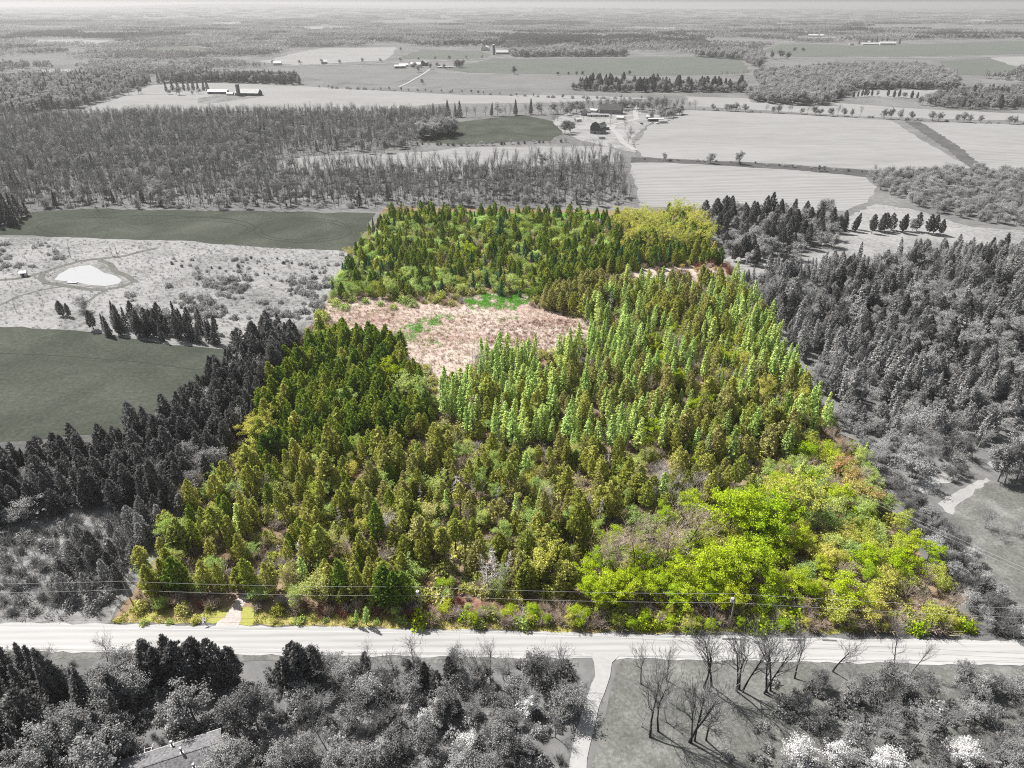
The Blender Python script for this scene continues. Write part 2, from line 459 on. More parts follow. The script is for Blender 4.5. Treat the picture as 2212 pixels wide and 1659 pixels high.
M_ground = ground_mat('ground_grey', [.16, .27, .36, .48], .012, .25)
rs = [20.0]
while rs[-1] < 24000: rs.append(rs[-1] * 1.085 + 2)
NA = 160
ang = np.linspace(-math.pi, math.pi, NA, endpoint=False)
V = [(0, 0, 0)]
for r in rs:
    X, Y = r * np.sin(ang), r * np.cos(ang); Z = terrain(X, Y)
    V += list(zip(X, Y, Z))
F3 = [(0, 1 + (k + 1) % NA, 1 + k) for k in range(NA)]
F4 = []
for i in range(len(rs) - 1):
    for k in range(NA):
        j = (k + 1) % NA
        F4.append((1 + i * NA + k, 1 + i * NA + j, 1 + (i + 1) * NA + j, 1 + (i + 1) * NA + k))
me = bpy.data.meshes.new('ground'); me.from_pydata(V, [], F3 + F4); me.update(); me.materials.append(M_ground)
bm = bmesh.new(); bm.from_mesh(me); bmesh.ops.recalc_face_normals(bm, faces=bm.faces); bm.to_mesh(me); bm.free()
obj('ground', me, kind='structure')

LOT = [(832, 443), (1497, 455), (2125, 1378), (225, 1352)]
LOTW = GP(LOT)
M_floor = ground_mat('lot_floor', [(.18, .125, .085), (.36, .25, .17), (.55, .42, .29), (.34, .36, .10)], .05, .6, w=.45)
sheet('forest_floor', [(832, 446), (1497, 458), (2100, 1366), (240, 1343)], .02, M_floor)
M_stub = ground_mat('stubble', [.40, .47, .53, .58], .012, .12, rows=(0.05, 5.0, .30), stretch=(0, .25), bump=.1)
M_stub2 = ground_mat('stubble_pale', [.42, .50, .56], .02, .2, rows=(-0.15, 7.0, .2), stretch=(0, .3), bump=.1)
M_green = ground_mat('field_green', [(.075, .085, .066), (.125, .138, .112), (.21, .22, .185)], .03, .7, w=.5, bump=.4)
M_green2 = ground_mat('field_green_far', [(.20, .22, .195), (.26, .28, .25)], .01, .1, bump=.1)
M_grey = ground_mat('field_grey', [.27, .33, .38], .012, .12, rows=(.1, 9, .12), bump=.1)
M_meadow = ground_mat('meadow', [.20, .36, .50, .62, .70], .03, .45, w=.55, bump=.6)
M_pale = ground_mat('pale_gravel', [.5, .62, .72], .1, 1.2, bump=.2)
M_lawn = ground_mat('lawn', [(.15, .155, .14), (.29, .295, .275), (.52, .525, .50)], .11, 1.3, w=.5, bump=.4)
M_track = ground_mat('track', [(.22, .225, .2), (.32, .32, .3)], .1, 1.0)
M_swamp = ground_mat('swamp', [.16, .34, .55, .66], .045, .5, w=.5, bump=.6)

# fields, by picture outline on the ground
FIELDS = [
 ('stubble_field', [(1385, 338), (1372, 312), (1400, 272), (1480, 238), (1700, 247), (1920, 259), (2040, 330), (2105, 364), (1900, 368), (1600, 349), (1440, 344)], M_stub),
 ('stubble_field', [(1975, 263), (2230, 270), (2230, 372), (2135, 366), (2060, 318)], M_stub2),
 ('stubble_field', [(1362, 352), (1440, 351), (1700, 366), (1870, 383), (1895, 404), (1875, 437), (1825, 456), (1500, 449), (1380, 446)], M_stub),
 ('stubble_field', [(600, 352), (640, 338), (920, 328), (1000, 317), (1315, 317), (1345, 332), (1338, 350), (900, 372), (800, 366), (610, 368)], M_stub2),
 ('pasture', [(985, 264), (1130, 248), (1195, 262), (1215, 290), (1190, 304), (980, 312), (905, 308), (930, 292)], M_green),
 ('stubble_field', [(160, 244), (245, 212), (330, 184), (470, 179), (700, 189), (1000, 206), (1240, 206), (1420, 212), (1200, 222), (960, 224), (800, 240), (600, 240), (420, 240), (270, 246)], M_stub2),
 ('hay_field', [(1000, 140), (1060, 128), (1200, 126), (1600, 122), (1618, 158), (1500, 163), (1400, 164), (1010, 157), (960, 150)], M_green2),
 ('ploughed_field', [(636, 148), (860, 140), (900, 150), (905, 162), (840, 184), (700, 176), (640, 160)], M_grey),
 ('ploughed_field', [(905, 166), (1010, 160), (1500, 166), (1600, 164), (1500, 186), (1250, 192), (1000, 192), (880, 184)], M_grey),
 ('stubble_field', [(560, 134), (640, 114), (690, 105), (858, 102), (835, 130), (640, 141)], M_stub2),
 ('pasture', [(858, 128), (905, 108), (1040, 110), (1062, 120), (1040, 127)], M_green2),
 ('pasture', [(1690, 94), (1860, 99), (2000, 95), (2230, 87), (2230, 116), (1960, 122), (1720, 122), (1640, 112)], M_green2),
 ('hay_field', [(2030, 132), (2140, 126), (2212, 150), (2160, 165), (2060, 160)], M_green2),
 ('stubble_field', [(2140, 125), (2230, 120), (2230, 145), (2190, 142)], M_stub2),
 ('stubble_field', [(1790, 196), (1980, 191), (2100, 200), (1960, 212), (1800, 208)], M_stub2),
 ('stubble_field', [(1480, 208), (1620, 212), (1800, 222), (2000, 236), (2230, 246), (2230, 262), (1920, 254), (1700, 242), (1500, 230)], M_stub2),
 ('stubble_field', [(-20, 122), (60, 122), (150, 128), (330, 134), (310, 139), (150, 140), (-20, 148)], M_grey),
 ('stubble_field', [(80, 149), (165, 150), (160, 158), (85, 157)], M_stub2),
 ('stubble_field', [(75, 86), (170, 85), (240, 88), (200, 97), (80, 97)], M_stub2),
 ('stubble_field', [(1095, 72), (1260, 75), (1260, 78), (1100, 76)], M_stub2),
 ('stubble_field', [(820, 44), (980, 43), (980, 50), (830, 51)], M_grey),
 ('stubble_field', [(1700, 81), (1850, 79), (1850, 85), (1720, 87)], M_stub2),
 ('stubble_field', [(1860, 62), (1990, 55), (2230, 60), (2230, 72), (1990, 66)], M_grey),
 ('stubble_field', [(2060, 48), (2120, 42), (2150, 46), (2150, 52)], M_stub2),
 ('stubble_field', [(430, 50), (520, 48), (530, 53), (440, 54)], M_stub2),
 ('stubble_field', [(1000, 68), (1080, 66), (1090, 70), (1010, 72)], M_grey),
 ('stubble_field', [(250, 70), (330, 69), (340, 74), (255, 75)], M_stub2),
 ('stubble_field', [(500, 92), (590, 88), (610, 94), (520, 98)], M_grey),
 ('stubble_field', [(640, 58), (760, 57), (770, 62), (650, 63)], M_stub2),
 ('pasture', [(300, 104), (420, 101), (450, 108), (320, 112)], M_green2),
 ('stubble_field', [(1350, 60), (1480, 59), (1490, 64), (1360, 65)], M_stub2),
 ('stubble_field', [(1520, 88), (1640, 84), (1650, 92), (1530, 95)], M_grey),
 ('stubble_field', [(60, 60), (180, 59), (190, 63), (70, 64)], M_grey),
 ('hay_field', [(-20, 508), (70, 458), (200, 451), (500, 455), (812, 461), (768, 541), (540, 532), (420, 521), (150, 512)], M_green),
 ('hay_field', [(-20, 702), (180, 716), (330, 738), (500, 756), (450, 806), (376, 905), (300, 945), (160, 940), (-20, 955)], M_green),
]
LABEL_NO = {}
for i, (nm, poly, m) in enumerate(FIELDS):
    d = math.hypot(*G(*poly[0]))
    sheet(nm, poly, .03 + .00006 * d, m, rough=min(6, .004 * d), step=max(4, d * .02), seed=i)
sheet('meadow', [(-20, 512), (150, 512), (420, 521), (540, 533), (770, 543), (690, 700), (560, 745), (490, 760), (330, 740), (180, 718), (-20, 704)], .025, M_meadow, rough=2, seed=3)
sheet('meadow', [(-20, 955), (160, 940), (300, 945), (290, 985), (120, 1010), (-20, 1035)], .026, ground_mat('meadow_thin', [.14, .2, .27, .34], .05, .6), rough=2, seed=4)
sheet('swamp_ground', [(-30, 1135), (200, 1085), (410, 1085), (238, 1345), (-30, 1345)], .024, M_swamp, rough=1.0, seed=5)
sheet('meadow', [(1560, 560), (1760, 500), (1890, 440), (1960, 450), (2100, 490), (2230, 500), (2230, 540), (1900, 575), (1700, 600), (1610, 610)], .025, M_meadow, rough=2, seed=6)
sheet('ditch', [(1955, 262), (1990, 264), (2070, 315), (2132, 368), (2100, 366), (2040, 318)], .12, ground_mat('ditch_grass', [.13, .2, .26], .05, .4), rough=1.5, seed=7)
sheet('field_border', [(1362, 340), (1440, 343), (1600, 350), (1900, 369), (1890, 384), (1700, 366), (1440, 351), (1362, 352)], .10, ground_mat('border_grass', [.09, .14, .2, .26], .05, .4), rough=1.2, seed=8)
sheet('farmyard', [(1215, 285), (1190, 262), (1225, 245), (1290, 236), (1370, 240), (1440, 252), (1470, 262), (1440, 270), (1400, 268), (1365, 300), (1372, 330), (1335, 322), (1250, 302)], .07, ground_mat('yard', [.2, .4, .58, .7], .05, .5), rough=1.5, seed=9)
sheet('farmyard', [(430, 212), (470, 205), (575, 203), (560, 210), (470, 222), (425, 224)], .11, ground_mat('yard_weeds', [.15, .28, .45, .55], .06, .5), rough=1.5, seed=10)
# road and lanes
ROADN = [(-200, 1346), (700, 1358), (1377, 1373), (1875, 1384), (2400, 1388)]
ROADS = [(2400, 1434), (1875, 1428), (1377, 1419), (700, 1411), (-200, 1400)]
M_road = ground_mat('road_surface', [.60, .72, .79, .86], .05, .8, stretch=(0.02, .08), bump=.05, w=.4, rows=(-.015, 1.75, .14), wob=.35)
M_should = ground_mat('road_shoulder', [.64, .78, .88], .15, 1.5, bump=.1)
sheet('road_shoulder', [(a, b - 3) for a, b in ROADN] + [(a, b + 5) for a, b in ROADS], .06, M_should, rough=.35, step=2, seed=11)
road = sheet('road', ROADN + ROADS, .10, M_road, rough=.12, step=3, seed=12)
M_paint = flat_mat('paint_white', .36, .6, .05)
def strip(name, pts, w, z, mat, parent=None, **kw):
    P = [Vector(p) for p in pts]; Lp, Rp = [], []
    for i, p in enumerate(P):
        d = (P[min(i + 1, len(P) - 1)] - P[max(i - 1, 0)]).normalized(); n = Vector((-d.y, d.x))
        Lp.append(p + n * w / 2); Rp.append(p - n * w / 2)
    return sheet(name, Lp + Rp[::-1], z, mat, parent=parent, world=True, **kw)
def lerp_line(A, B, t): return [(a[0] + (b[0] - a[0]) * t, a[1] + (b[1] - a[1]) * t) for a, b in zip(A, B)]
for t in (.12, .88):
    strip('edge_line', GP(lerp_line(ROADN, ROADS[::-1], t)), .13, .104, M_paint, road)
for x0, x1 in ((1560, 1618), (1700, 1738), (1776, 1808)):       # plain dark strips laid along the far edge of the road
    strip('tar_patch', GP([(x0, 1379 + (x0 - 1377) * .011), (x1, 1380 + (x1 - 1377) * .011)]), .5, .107, flat_mat('tar', .09), road)
dr_pts = [(1340, 1415), (1322, 1432), (1318, 1460), (1296, 1520), (1282, 1580), (1268, 1640), (1262, 1720)]
drl = [(1275, 1414), (1283, 1430), (1286, 1460), (1262, 1520), (1244, 1580), (1232, 1640), (1222, 1720)]
sheet('house_driveway', [(1250, 1410), *drl, *dr_pts[::-1], (1385, 1413)], .115, ground_mat('drive_paving', [.60, .70, .78], .1, 1.0, bump=.05), rough=.15, step=2)
sheet('gravel_driveway', [(464, 1355), (492, 1322), (512, 1296), (524, 1280), (536, 1283), (531, 1300), (520, 1325), (513, 1356)], .05, ground_mat('drive_gravel', [(.6, .52, .46), (.88, .80, .75), (1.0, .95, .92)], .3, 2.0), rough=.4, step=1.5)
M_path = ground_mat('path_gravel', [(.30, .22, .16), (.5, .42, .34)], .2, 1.5)
sheet('forest_path', [(526, 1282), (560, 1225), (600, 1160), (640, 1100), (655, 1070), (668, 1072), (655, 1105), (618, 1165), (578, 1228), (537, 1285)], .045, M_path, rough=.5, step=2)
# verge along the road
M_verge = ground_mat('verge_grass', [(.50, .37, .20), (.75, .60, .30), (.60, .66, .13), (.85, .70, .42)], .15, 1.0, w=.5, bump=.6)
sheet('verge', [(243, 1342), (290, 1312), (420, 1326), (466, 1320), (530, 1312), (640, 1322), (900, 1332), (1240, 1346), (1700, 1358), (2090, 1352), (2112, 1368), (1300, 1365), (700, 1352)], .035, M_verge, rough=.6, step=2)
sheet('verge', [(-200, 1405), (700, 1416), (1250, 1424), (1250, 1440), (700, 1432), (-200, 1420)], .034, M_lawn, rough=.5, step=2)
sheet('lawn', [(1345, 1425), (1700, 1431), (2330, 1446), (2400, 1800), (1260, 1800), (1280, 1640), (1300, 1560), (1322, 1480), (1330, 1440)], .038, M_lawn, rough=.3, step=2)
sheet('lawn', [(2046, 1112), (2080, 1078), (2130, 1045), (2230, 1022), (2330, 1180), (2330, 1400), (2230, 1380), (2150, 1260), (2085, 1160)], .038, M_lawn, rough=.6, step=2)
sheet('gravel_bank', [(1965, 1052), (2010, 1028), (2060, 1012), (2072, 1030), (2030, 1050), (1990, 1066)], .041, M_pale, rough=.8, step=1.5)
sheet('gravel_bank', [(2025, 1088), (2060, 1066), (2090, 1049), (2130, 1032), (2140, 1039), (2104, 1062), (2074, 1086), (2058, 1112), (2042, 1106)], .042, M_pale, rough=.5, step=1.5)
sheet('gravel_bank', [(2130, 1000), (2230, 960), (2230, 985), (2150, 1015)], .041, M_pale, rough=1.0, step=2)
sheet('garden_path', [(740, 1560), (800, 1535), (930, 1512), (935, 1522), (810, 1555), (745, 1590)], .04, M_pale, rough=.5, step=2)
M_wheel = ground_mat('wheel_marks', [(.07, .08, .062), (.10, .11, .09)], .1, 1.0); M_wheel2 = ground_mat('wheel_marks_pale', [(.18, .19, .16), (.24, .25, .21)], .1, 1.0)
for k, (cx, cy, rx, ry, a0, a1) in enumerate(((655, 498, 105, 26, 0, 360), (655, 498, 92, 21, 20, 340), (430, 492, 120, 22, 200, 420), (430, 494, 105, 17, 210, 400), (210, 490, 130, 20, 120, 300), (330, 480, 200, 14, 250, 330))):
    strip('wheel_track', GP([(cx + rx * math.cos(math.radians(a0 + (a1 - a0) * i / 40)), cy + ry * math.sin(math.radians(a0 + (a1 - a0) * i / 40))) for i in range(40)]), .7, .075 + .003 * k, M_wheel)
for k, pts in enumerate(([(-20, 762), (150, 770), (300, 782), (430, 800)], [(60, 735), (110, 722), (150, 712)])):
    strip('wheel_track', GP(pts), .45, .062 + .003 * k, M_wheel2 if k % 2 else M_wheel)
# pond and mown tracks
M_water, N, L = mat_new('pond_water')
b = N.new('ShaderNodeBsdfPrincipled'); b.inputs['Base Color'].default_value = (.26, .265, .27, 1); b.inputs['Roughness'].default_value = .06; b.inputs['IOR'].default_value = 1.33  # pale base colour stands in for reflected sky
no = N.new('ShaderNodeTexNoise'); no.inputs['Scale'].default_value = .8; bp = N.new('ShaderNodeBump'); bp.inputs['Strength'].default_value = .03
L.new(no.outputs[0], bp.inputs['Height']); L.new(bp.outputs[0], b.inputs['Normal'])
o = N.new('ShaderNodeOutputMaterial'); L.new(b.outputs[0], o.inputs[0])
sheet('pond_bank', [(104, 606), (120, 588), (160, 572), (200, 570), (232, 570), (260, 590), (283, 606), (262, 617), (228, 624), (180, 620), (140, 620)], .045, ground_mat('bank', [.14, .3, .5, .6], .2, 1.0), rough=.8, step=2)
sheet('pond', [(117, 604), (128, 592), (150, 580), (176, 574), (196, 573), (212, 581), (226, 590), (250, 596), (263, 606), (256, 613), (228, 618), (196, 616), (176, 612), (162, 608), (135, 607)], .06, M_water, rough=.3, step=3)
for k, pts in enumerate(([(-20, 607), (40, 602), (92, 590), (130, 576), (175, 563), (215, 559), (270, 553), (305, 543), (340, 536)],
                         [(92, 592), (88, 602), (100, 611), (145, 618), (190, 625), (228, 626), (262, 620), (290, 608), (275, 596), (248, 586), (238, 570), (215, 562)],
                         [(-20, 668), (40, 640), (90, 626), (140, 618)], [(228, 626), (205, 640), (180, 660)])):
    strip('mown_path', GP(pts), 3.2 if k < 2 else 1.6, .066 + .004 * k, M_track)
# the marsh in the lot
M_marsh = ground_mat('marsh_reeds', [(.30, .17, .135), (.58, .39, .33), (.82, .66, .57), (.95, .84, .74), (.70, .66, .42)], .045, .55, w=.45, bump=.9, stretch=(.5, .45))
MARSH = [(690, 668), (720, 650), (800, 640), (880, 656), (1000, 662), (1000, 642), (1060, 634), (1140, 636), (1150, 664), (1260, 690), (1280, 720), (1250, 752), (1180, 765), (1030, 765), (1010, 800), (975, 850), (940, 845), (930, 800), (880, 770), (850, 730), (740, 712)]
sheet('marsh', MARSH, .03, M_marsh, rough=2.0, step=4)
M_mgreen = ground_mat('marsh_grass', [(.12, .34, .03), (.18, .55, .06), (.28, .7, .08)], .1, .8, bump=.6)
sheet('clearing', [(1310, 600), (1400, 578), (1520, 572), (1570, 575), (1590, 600), (1460, 618)], .03, M_marsh, rough=2, step=4)
sheet('clearing', [(905, 1250), (940, 1230), (1010, 1235), (1040, 1290), (1020, 1325), (905, 1325)], .03, ground_mat('brushy_litter', [(.20, .09, .065), (.42, .24, .16), (.62, .46, .34)], .3, 1.2), rough=1, step=2)
sheet('grass_strip', [(930, 459), (1310, 462), (1330, 474), (1000, 470)], .03, M_mgreen, rough=1.5, step=5)

# ------------------------------------------------------------------ planting
TREES = []      # dicts: kind name, shape, palette, x, y, height, label, group
RNG = np.random.default_rng(7)
KEEPOUT = []
def keep(poly): KEEPOUT.append(GP(poly))
keep([(a, b - 4) for a, b in ROADN] + [(a, b + 6) for a, b in ROADS])
keep([(1250, 1410), *drl, *dr_pts[::-1], (1385, 1413)])
keep([(435, 1360), (470, 1318), (496, 1290), (518, 1270), (548, 1278), (552, 1300), (545, 1325), (545, 1360)])
keep([(110, 606), (150, 574), (200, 568), (240, 580), (275, 606), (228, 624)])
TREEGAP = [(905, 1252), (940, 1232), (1000, 1240), (1035, 1285), (1020, 1320), (905, 1322)]
NAMES = {'cedar': 'cedar_tree', 'clumpcedar': 'cedar_tree', 'tallcedar': 'cedar_tree', 'larch': 'larch_tree', 'spruce': 'spruce_tree', 'pine': 'pine_tree', 'leafy': 'maple_tree', 'multi': 'willow_tree',
         'poplar': 'poplar_tree', 'dome': 'broadleaf_tree', 'bare': 'bare_tree', 'slimbare': 'ash_tree', 'spreadbare': 'crabapple_tree', 'lawnbare': 'locust_tree', 'snag': 'dead_conifer', 'shrub': 'shrub', 'brush': 'bare_shrub'}
NOUN = {'cedar': 'cedar tree', 'clumpcedar': 'several-topped cedar tree', 'tallcedar': 'long-stemmed cedar tree', 'larch': 'larch tree', 'spruce': 'spruce tree', 'pine': 'layered pine tree', 'leafy': 'maple tree in young leaf', 'multi': 'many-stemmed willow tree',
        'poplar': 'tall thin-leaved poplar tree', 'dome': 'round-headed broadleaf tree', 'bare': 'leafless tree', 'slimbare': 'slim leafless ash tree', 'spreadbare': 'low spreading leafless tree', 'lawnbare': 'slim leafless locust tree',
        'snag': 'dead conifer', 'shrub': 'leafy shrub', 'brush': 'twiggy leafless shrub'}
ADJ = {'olive': 'olive green', 'deep': 'deep green', 'brown': 'brownish green', 'fresh': 'fresh green', 'blue': 'blue-green', 'pine': 'yellow-green', 'bright': 'bright green', 'yellow': 'yellow-green', 'spring': 'pale green',
       'orange': 'orange-brown', 'tan': 'tan', 'silver': 'silvery', 'rust': 'rust red', 'gdark': 'dark grey', 'gmid': 'mid-grey', 'glight': 'light grey', 'gbare': 'pale grey', 'gtwig': 'dull grey', 'gwhite': 'white-blossomed', 'gblack': 'black-barked', 'gloc': 'black-trunked', 'gfore': 'mid-grey', 'gsoft': 'soft grey', 'gsnag': 'grey'}
def add(shape, pal, x, y, h, where):
    TREES.append((shape, pal, float(x), float(y), float(h), where))
def wood(where, poly, spacing, mix, hr, excl=(), seed=0, clump=0.0, rand=False, gap=0.0):
    rng = np.random.default_rng(500 + seed + len(TREES))
    P = np.array(GP(poly)); lo, hi = P.min(0), P.max(0)
    nx, ny = int((hi[0] - lo[0]) / spacing) + 2, int((hi[1] - lo[1]) / spacing) + 2
    gx, gy = np.meshgrid(np.arange(nx), np.arange(ny)); gx = gx + (gy % 2) * .5
    Q = np.stack([gx.ravel(), gy.ravel()], 1) * spacing + lo + rng.uniform(-.48, .48, (nx * ny, 2)) * spacing
    if rand:
        Q = rng.uniform(lo, hi, Q.shape)
    k = inpoly(Q, P)
    if rand:
        k &= (np.sin(Q[:, 0] * .13 + 1) + np.sin(Q[:, 1] * .09 + 2) + np.sin((Q[:, 0] + Q[:, 1]) * .21) + rng.normal(size=len(Q)) * .8) > -.1
    if gap:
        nz = np.sin(Q[:, 0] * .21 + 2 * np.sin(Q[:, 1] * .05)) + np.sin(Q[:, 1] * .17 + 1 + np.sin(Q[:, 0] * .06)) + np.sin((Q[:, 0] - Q[:, 1]) * .31) * .7 + rng.normal(size=len(Q)) * .5
        k &= nz > np.quantile(nz, gap)
    for e in list(excl): k &= ~inpoly(Q, GP(e))
    for e in KEEPOUT: k &= ~inpoly(Q, e)
    Q = Q[k]
    kinds = list(mix); w = np.array([mix[q] for q in kinds], float)
    if clump:                                   # kinds keep together in patches
        ph = rng.uniform(0, 6.28, (len(kinds), 4)); fr = rng.uniform(.03, .09, (len(kinds), 4))
        fld = np.stack([np.sin(Q[:, 0] * fr[i, 0] + ph[i, 0]) + np.sin(Q[:, 1] * fr[i, 1] + ph[i, 1]) + np.sin((Q[:, 0] + Q[:, 1]) * fr[i, 2] + ph[i, 2]) for i in range(len(kinds))], 1)
        ww = w[None] * np.exp(clump * fld)
    else: ww = np.tile(w, (len(Q), 1))
    cs = np.cumsum(ww / ww.sum(1, keepdims=True), 1)
    pick = (rng.uniform(size=(len(Q), 1)) > cs).sum(1).clip(0, len(kinds) - 1)
    for q, c in zip(Q, pick):
        kd = kinds[c]; sh, pal = kd.split(':')[:2]
        h = rng.uniform(*hr) * (0.85 + .3 * rng.uniform())
        f = {'shrub': .22, 'brush': .27, 'multi': .72, 'spreadbare': .7, 'snag': .8, 'larch': 1.1, 'poplar': 1.2, 'tallcedar': 1.1}.get(sh, 1)
        if len(kd.split(':')) > 2: f *= float(kd.split(':')[2])
        add(sh, pal, q[0], q[1], h * f, where)
def row(where, pts, spacing, mix, hr, seed=0, jit=.35, wide=1.5):
    rng = np.random.default_rng(900 + seed + len(TREES)); P = [np.array(p) for p in GP(pts)]
    kinds = list(mix); w = np.array([mix[q] for q in kinds], float); w /= w.sum()
    for a, b in zip(P, P[1:]):
        L = np.linalg.norm(b - a); n = max(1, int(L / spacing)); nr = np.array([-(b - a)[1], (b - a)[0]]) / L
        for i in range(n):
            q = a + (b - a) * ((i + rng.uniform(-jit, jit)) / n) + nr * rng.uniform(-wide, wide)
            kd = kinds[rng.choice(len(kinds), p=w)]; sh, pal = kd.split(':')[:2]
            f = {'shrub': .22, 'brush': .27, 'multi': .75, 'spreadbare': .75}.get(sh, 1)
            if len(kd.split(':')) > 2: f *= float(kd.split(':')[2])
            add(sh, pal, q[0], q[1], rng.uniform(*hr) * f, where)
def one(shape, pal, px, py, h, where): add(shape, pal, *G(px, py), h, where)

# --- the lot, in colour
wood('in the mixed stand behind the marsh', [(835, 466), (1310, 474), (1330, 545), (1290, 600), (1150, 652), (1010, 634), (870, 648), (712, 650), (760, 560)], 4.6,
     {'cedar:deep': .27, 'clumpcedar:deep': .2, 'spruce:blue:.9': .14, 'multi:spring:1.0': .14, 'leafy:spring:.8': .07, 'multi:fresh': .09, 'bare:tan:.7': .06, 'poplar:yellow:.7': .02, 'multi:deep': .1}, (5.5, 10.5), clump=.7)
wood('in the dark stand beside the clearing', [(1180, 590), (1330, 548), (1540, 555), (1560, 572), (1400, 580), (1290, 605), (1150, 655)], 4.0, {'cedar:deep': .75, 'cedar:olive': .15, 'spruce:blue': .1}, (8, 11))
wood('in the yellow grove at the back of the lot', [(1310, 492), (1500, 474), (1548, 545), (1440, 556), (1330, 545)], 6.0, {'poplar:yellow': .62, 'cedar:deep': .30, 'leafy:yellow': .08}, (9.5, 12.5))
wood('around the pink clearing', [(1300, 602), (1400, 578), (1570, 572), (1590, 602), (1450, 618)], 7, {'brush:rust:2.2': .4, 'spreadbare:tan': .35, 'multi:orange:.8': .15, 'brush:tan:1.8': .3}, (6, 9))
for a, b_, s in ((1312, 592, 4.5), (1332, 588, 5.5), (1350, 590, 5), (1322, 598, 4)): one('spreadbare', 'rust', a, b_, s, 'beside the pink clearing')
MAR_X = [MARSH]
wood('on the brown edge of the marsh', [(1150, 672), (1180, 640), (1300, 615), (1330, 640), (1290, 690), (1262, 690)], 3.6, {'cedar:brown': .7, 'snag:silver': .15, 'cedar:olive': .15}, (8, 11), MAR_X)
wood('in the larch wood', [(1245, 700), (1300, 630), (1450, 620), (1600, 612), (1720, 805), (1790, 930), (1700, 1000), (1560, 1010), (1230, 985), (1190, 900), (1190, 800)], 3.6,
     {'larch:fresh': .56, 'cedar:brown': .08, 'clumpcedar:brown': .05, 'clumpcedar:olive': .04, 'cedar:olive': .06, 'larch:spring': .12, 'leafy:bright:.75': .035, 'multi:yellow': .03, 'snag:silver': .06, 'slimbare:tan:.7': .05, 'poplar:spring:.6': .04, 'bare:tan:.7': .03, 'pine:pine:.8': .01}, (5.5, 12.5), MAR_X, clump=.75, gap=.08)
wood('in the larch clump at the tip of the marsh', [(1032, 795), (1160, 788), (1178, 812), (1150, 825), (1040, 822)], 3.2, {'larch:fresh': .85, 'snag:silver': .15}, (10, 12.5))
wood('in the larch strip', [(955, 905), (965, 860), (1030, 840), (1190, 825), (1200, 900), (1190, 970), (1060, 985)], 3.5, {'larch:fresh': .7, 'cedar:olive': .12, 'leafy:spring:.7': .08, 'snag:silver': .1}, (9, 12.5))
for i in range(7): one('snag', 'silver', 1022 + i * 5, 800 + (i * 7) % 15, 10 + i % 3, 'at the end of the larch clump')
for i in range(5): one('snag', 'silver', 1018 + i * 6, 905 + (i * 5) % 14, 9 + i % 3, 'beside the larch strip')
wood('in the dense cedar stand', [(642, 775), (690, 735), (840, 752), (872, 800), (940, 890), (935, 950), (880, 970), (760, 1005), (570, 1010), (548, 925)], 3.7,
     {'cedar:deep': .5, 'clumpcedar:deep': .36, 'cedar:olive': .10, 'leafy:spring:.7': .04}, (7, 12.5), MAR_X)
one('leafy', 'bright', 842, 838, 12, 'between the cedars and the marsh'); one('leafy', 'bright', 858, 846, 10, 'between the cedars and the marsh')
for a, b_ in ((878, 880), (893, 884), (905, 876), (917, 888), (870, 868)): one('poplar', 'spring', a, b_, 12, 'on the end of the cedar stand')
for a, b_ in ((560, 965), (585, 955), (572, 985)): one('leafy', 'yellow', a, b_, 11, 'at the rim of the cedar stand')
one('pine', 'pine', 815, 1005, 12, 'among the cedars')
wood('in the olive cedar wood', [(548, 1015), (760, 1010), (940, 970), (1200, 990), (1560, 1015), (1640, 1070), (1500, 1110), (1300, 1150), (1240, 1240), (1240, 1290), (1040, 1296), (900, 1300), (820, 1318), (600, 1308), (330, 1296), (305, 1262), (430, 1070)], 3.55,
     {'cedar:olive': .27, 'clumpcedar:olive': .14, 'clumpcedar:brown': .05, 'cedar:brown': .10, 'tallcedar:olive': .10, 'cedar:deep': .05, 'snag:silver': .09, 'slimbare:tan:.75': .06, 'bare:tan:.7': .05, 'poplar:spring:.65': .05, 'multi:brown:.9': .05, 'multi:spring': .09, 'leafy:spring:.75': .04, 'multi:yellow:.9': .03, 'larch:fresh:.9': .02}, (5.5, 12),
     [[(540, 1285), (650, 1090), (672, 1092), (570, 1285)], TREEGAP], clump=.45, gap=.09)
for a, b_, h in ((330, 1262, 8), (372, 1275, 9.5), (400, 1280, 9), (450, 1280, 10), (480, 1282, 9.5), (550, 1285, 11), (585, 1288, 10.5), (745, 1290, 11.5), (770, 1296, 10.5), (830, 1310, 11.5), (855, 1312, 12), (875, 1308, 11), (720, 1284, 9)):
    one('cedar', 'olive' if h < 11 else 'deep', a, b_, h, 'in the front row above the roadside brush')
for a, b_, h in ((525, 1160, 11), (332, 1268, 7), (660, 1265, 8.5), (745, 1300, 6), (792, 1350, 5.5), (770, 1352, 4.5)): one('larch', 'fresh', a, b_, h, 'standing apart along the cedar front')
for a, b_ in ((1045, 1270), (1062, 1262), (1075, 1275), (1090, 1262), (1055, 1285), (1080, 1288), (1068, 1250)): one('snag', 'silver', a, b_, 11, 'in the grey thicket beside the fallen logs')
for a, b_ in ((930, 1215), (945, 1220), (955, 1222), (962, 1225), (985, 1205), (1005, 1210)): one('tallcedar', 'olive', a, b_, 12, 'behind the fallen logs')
for a, b_ in ((835, 1170), (850, 1165)): one('spreadbare', 'silver', a, b_, 9, 'leaning over the cedars')
for i in range(16): one('bare', 'silver', 1410 + i * 9 % 110, 1050 + (i * 13) % 60, 8.5, 'on the bare rise between cedars and poplars')
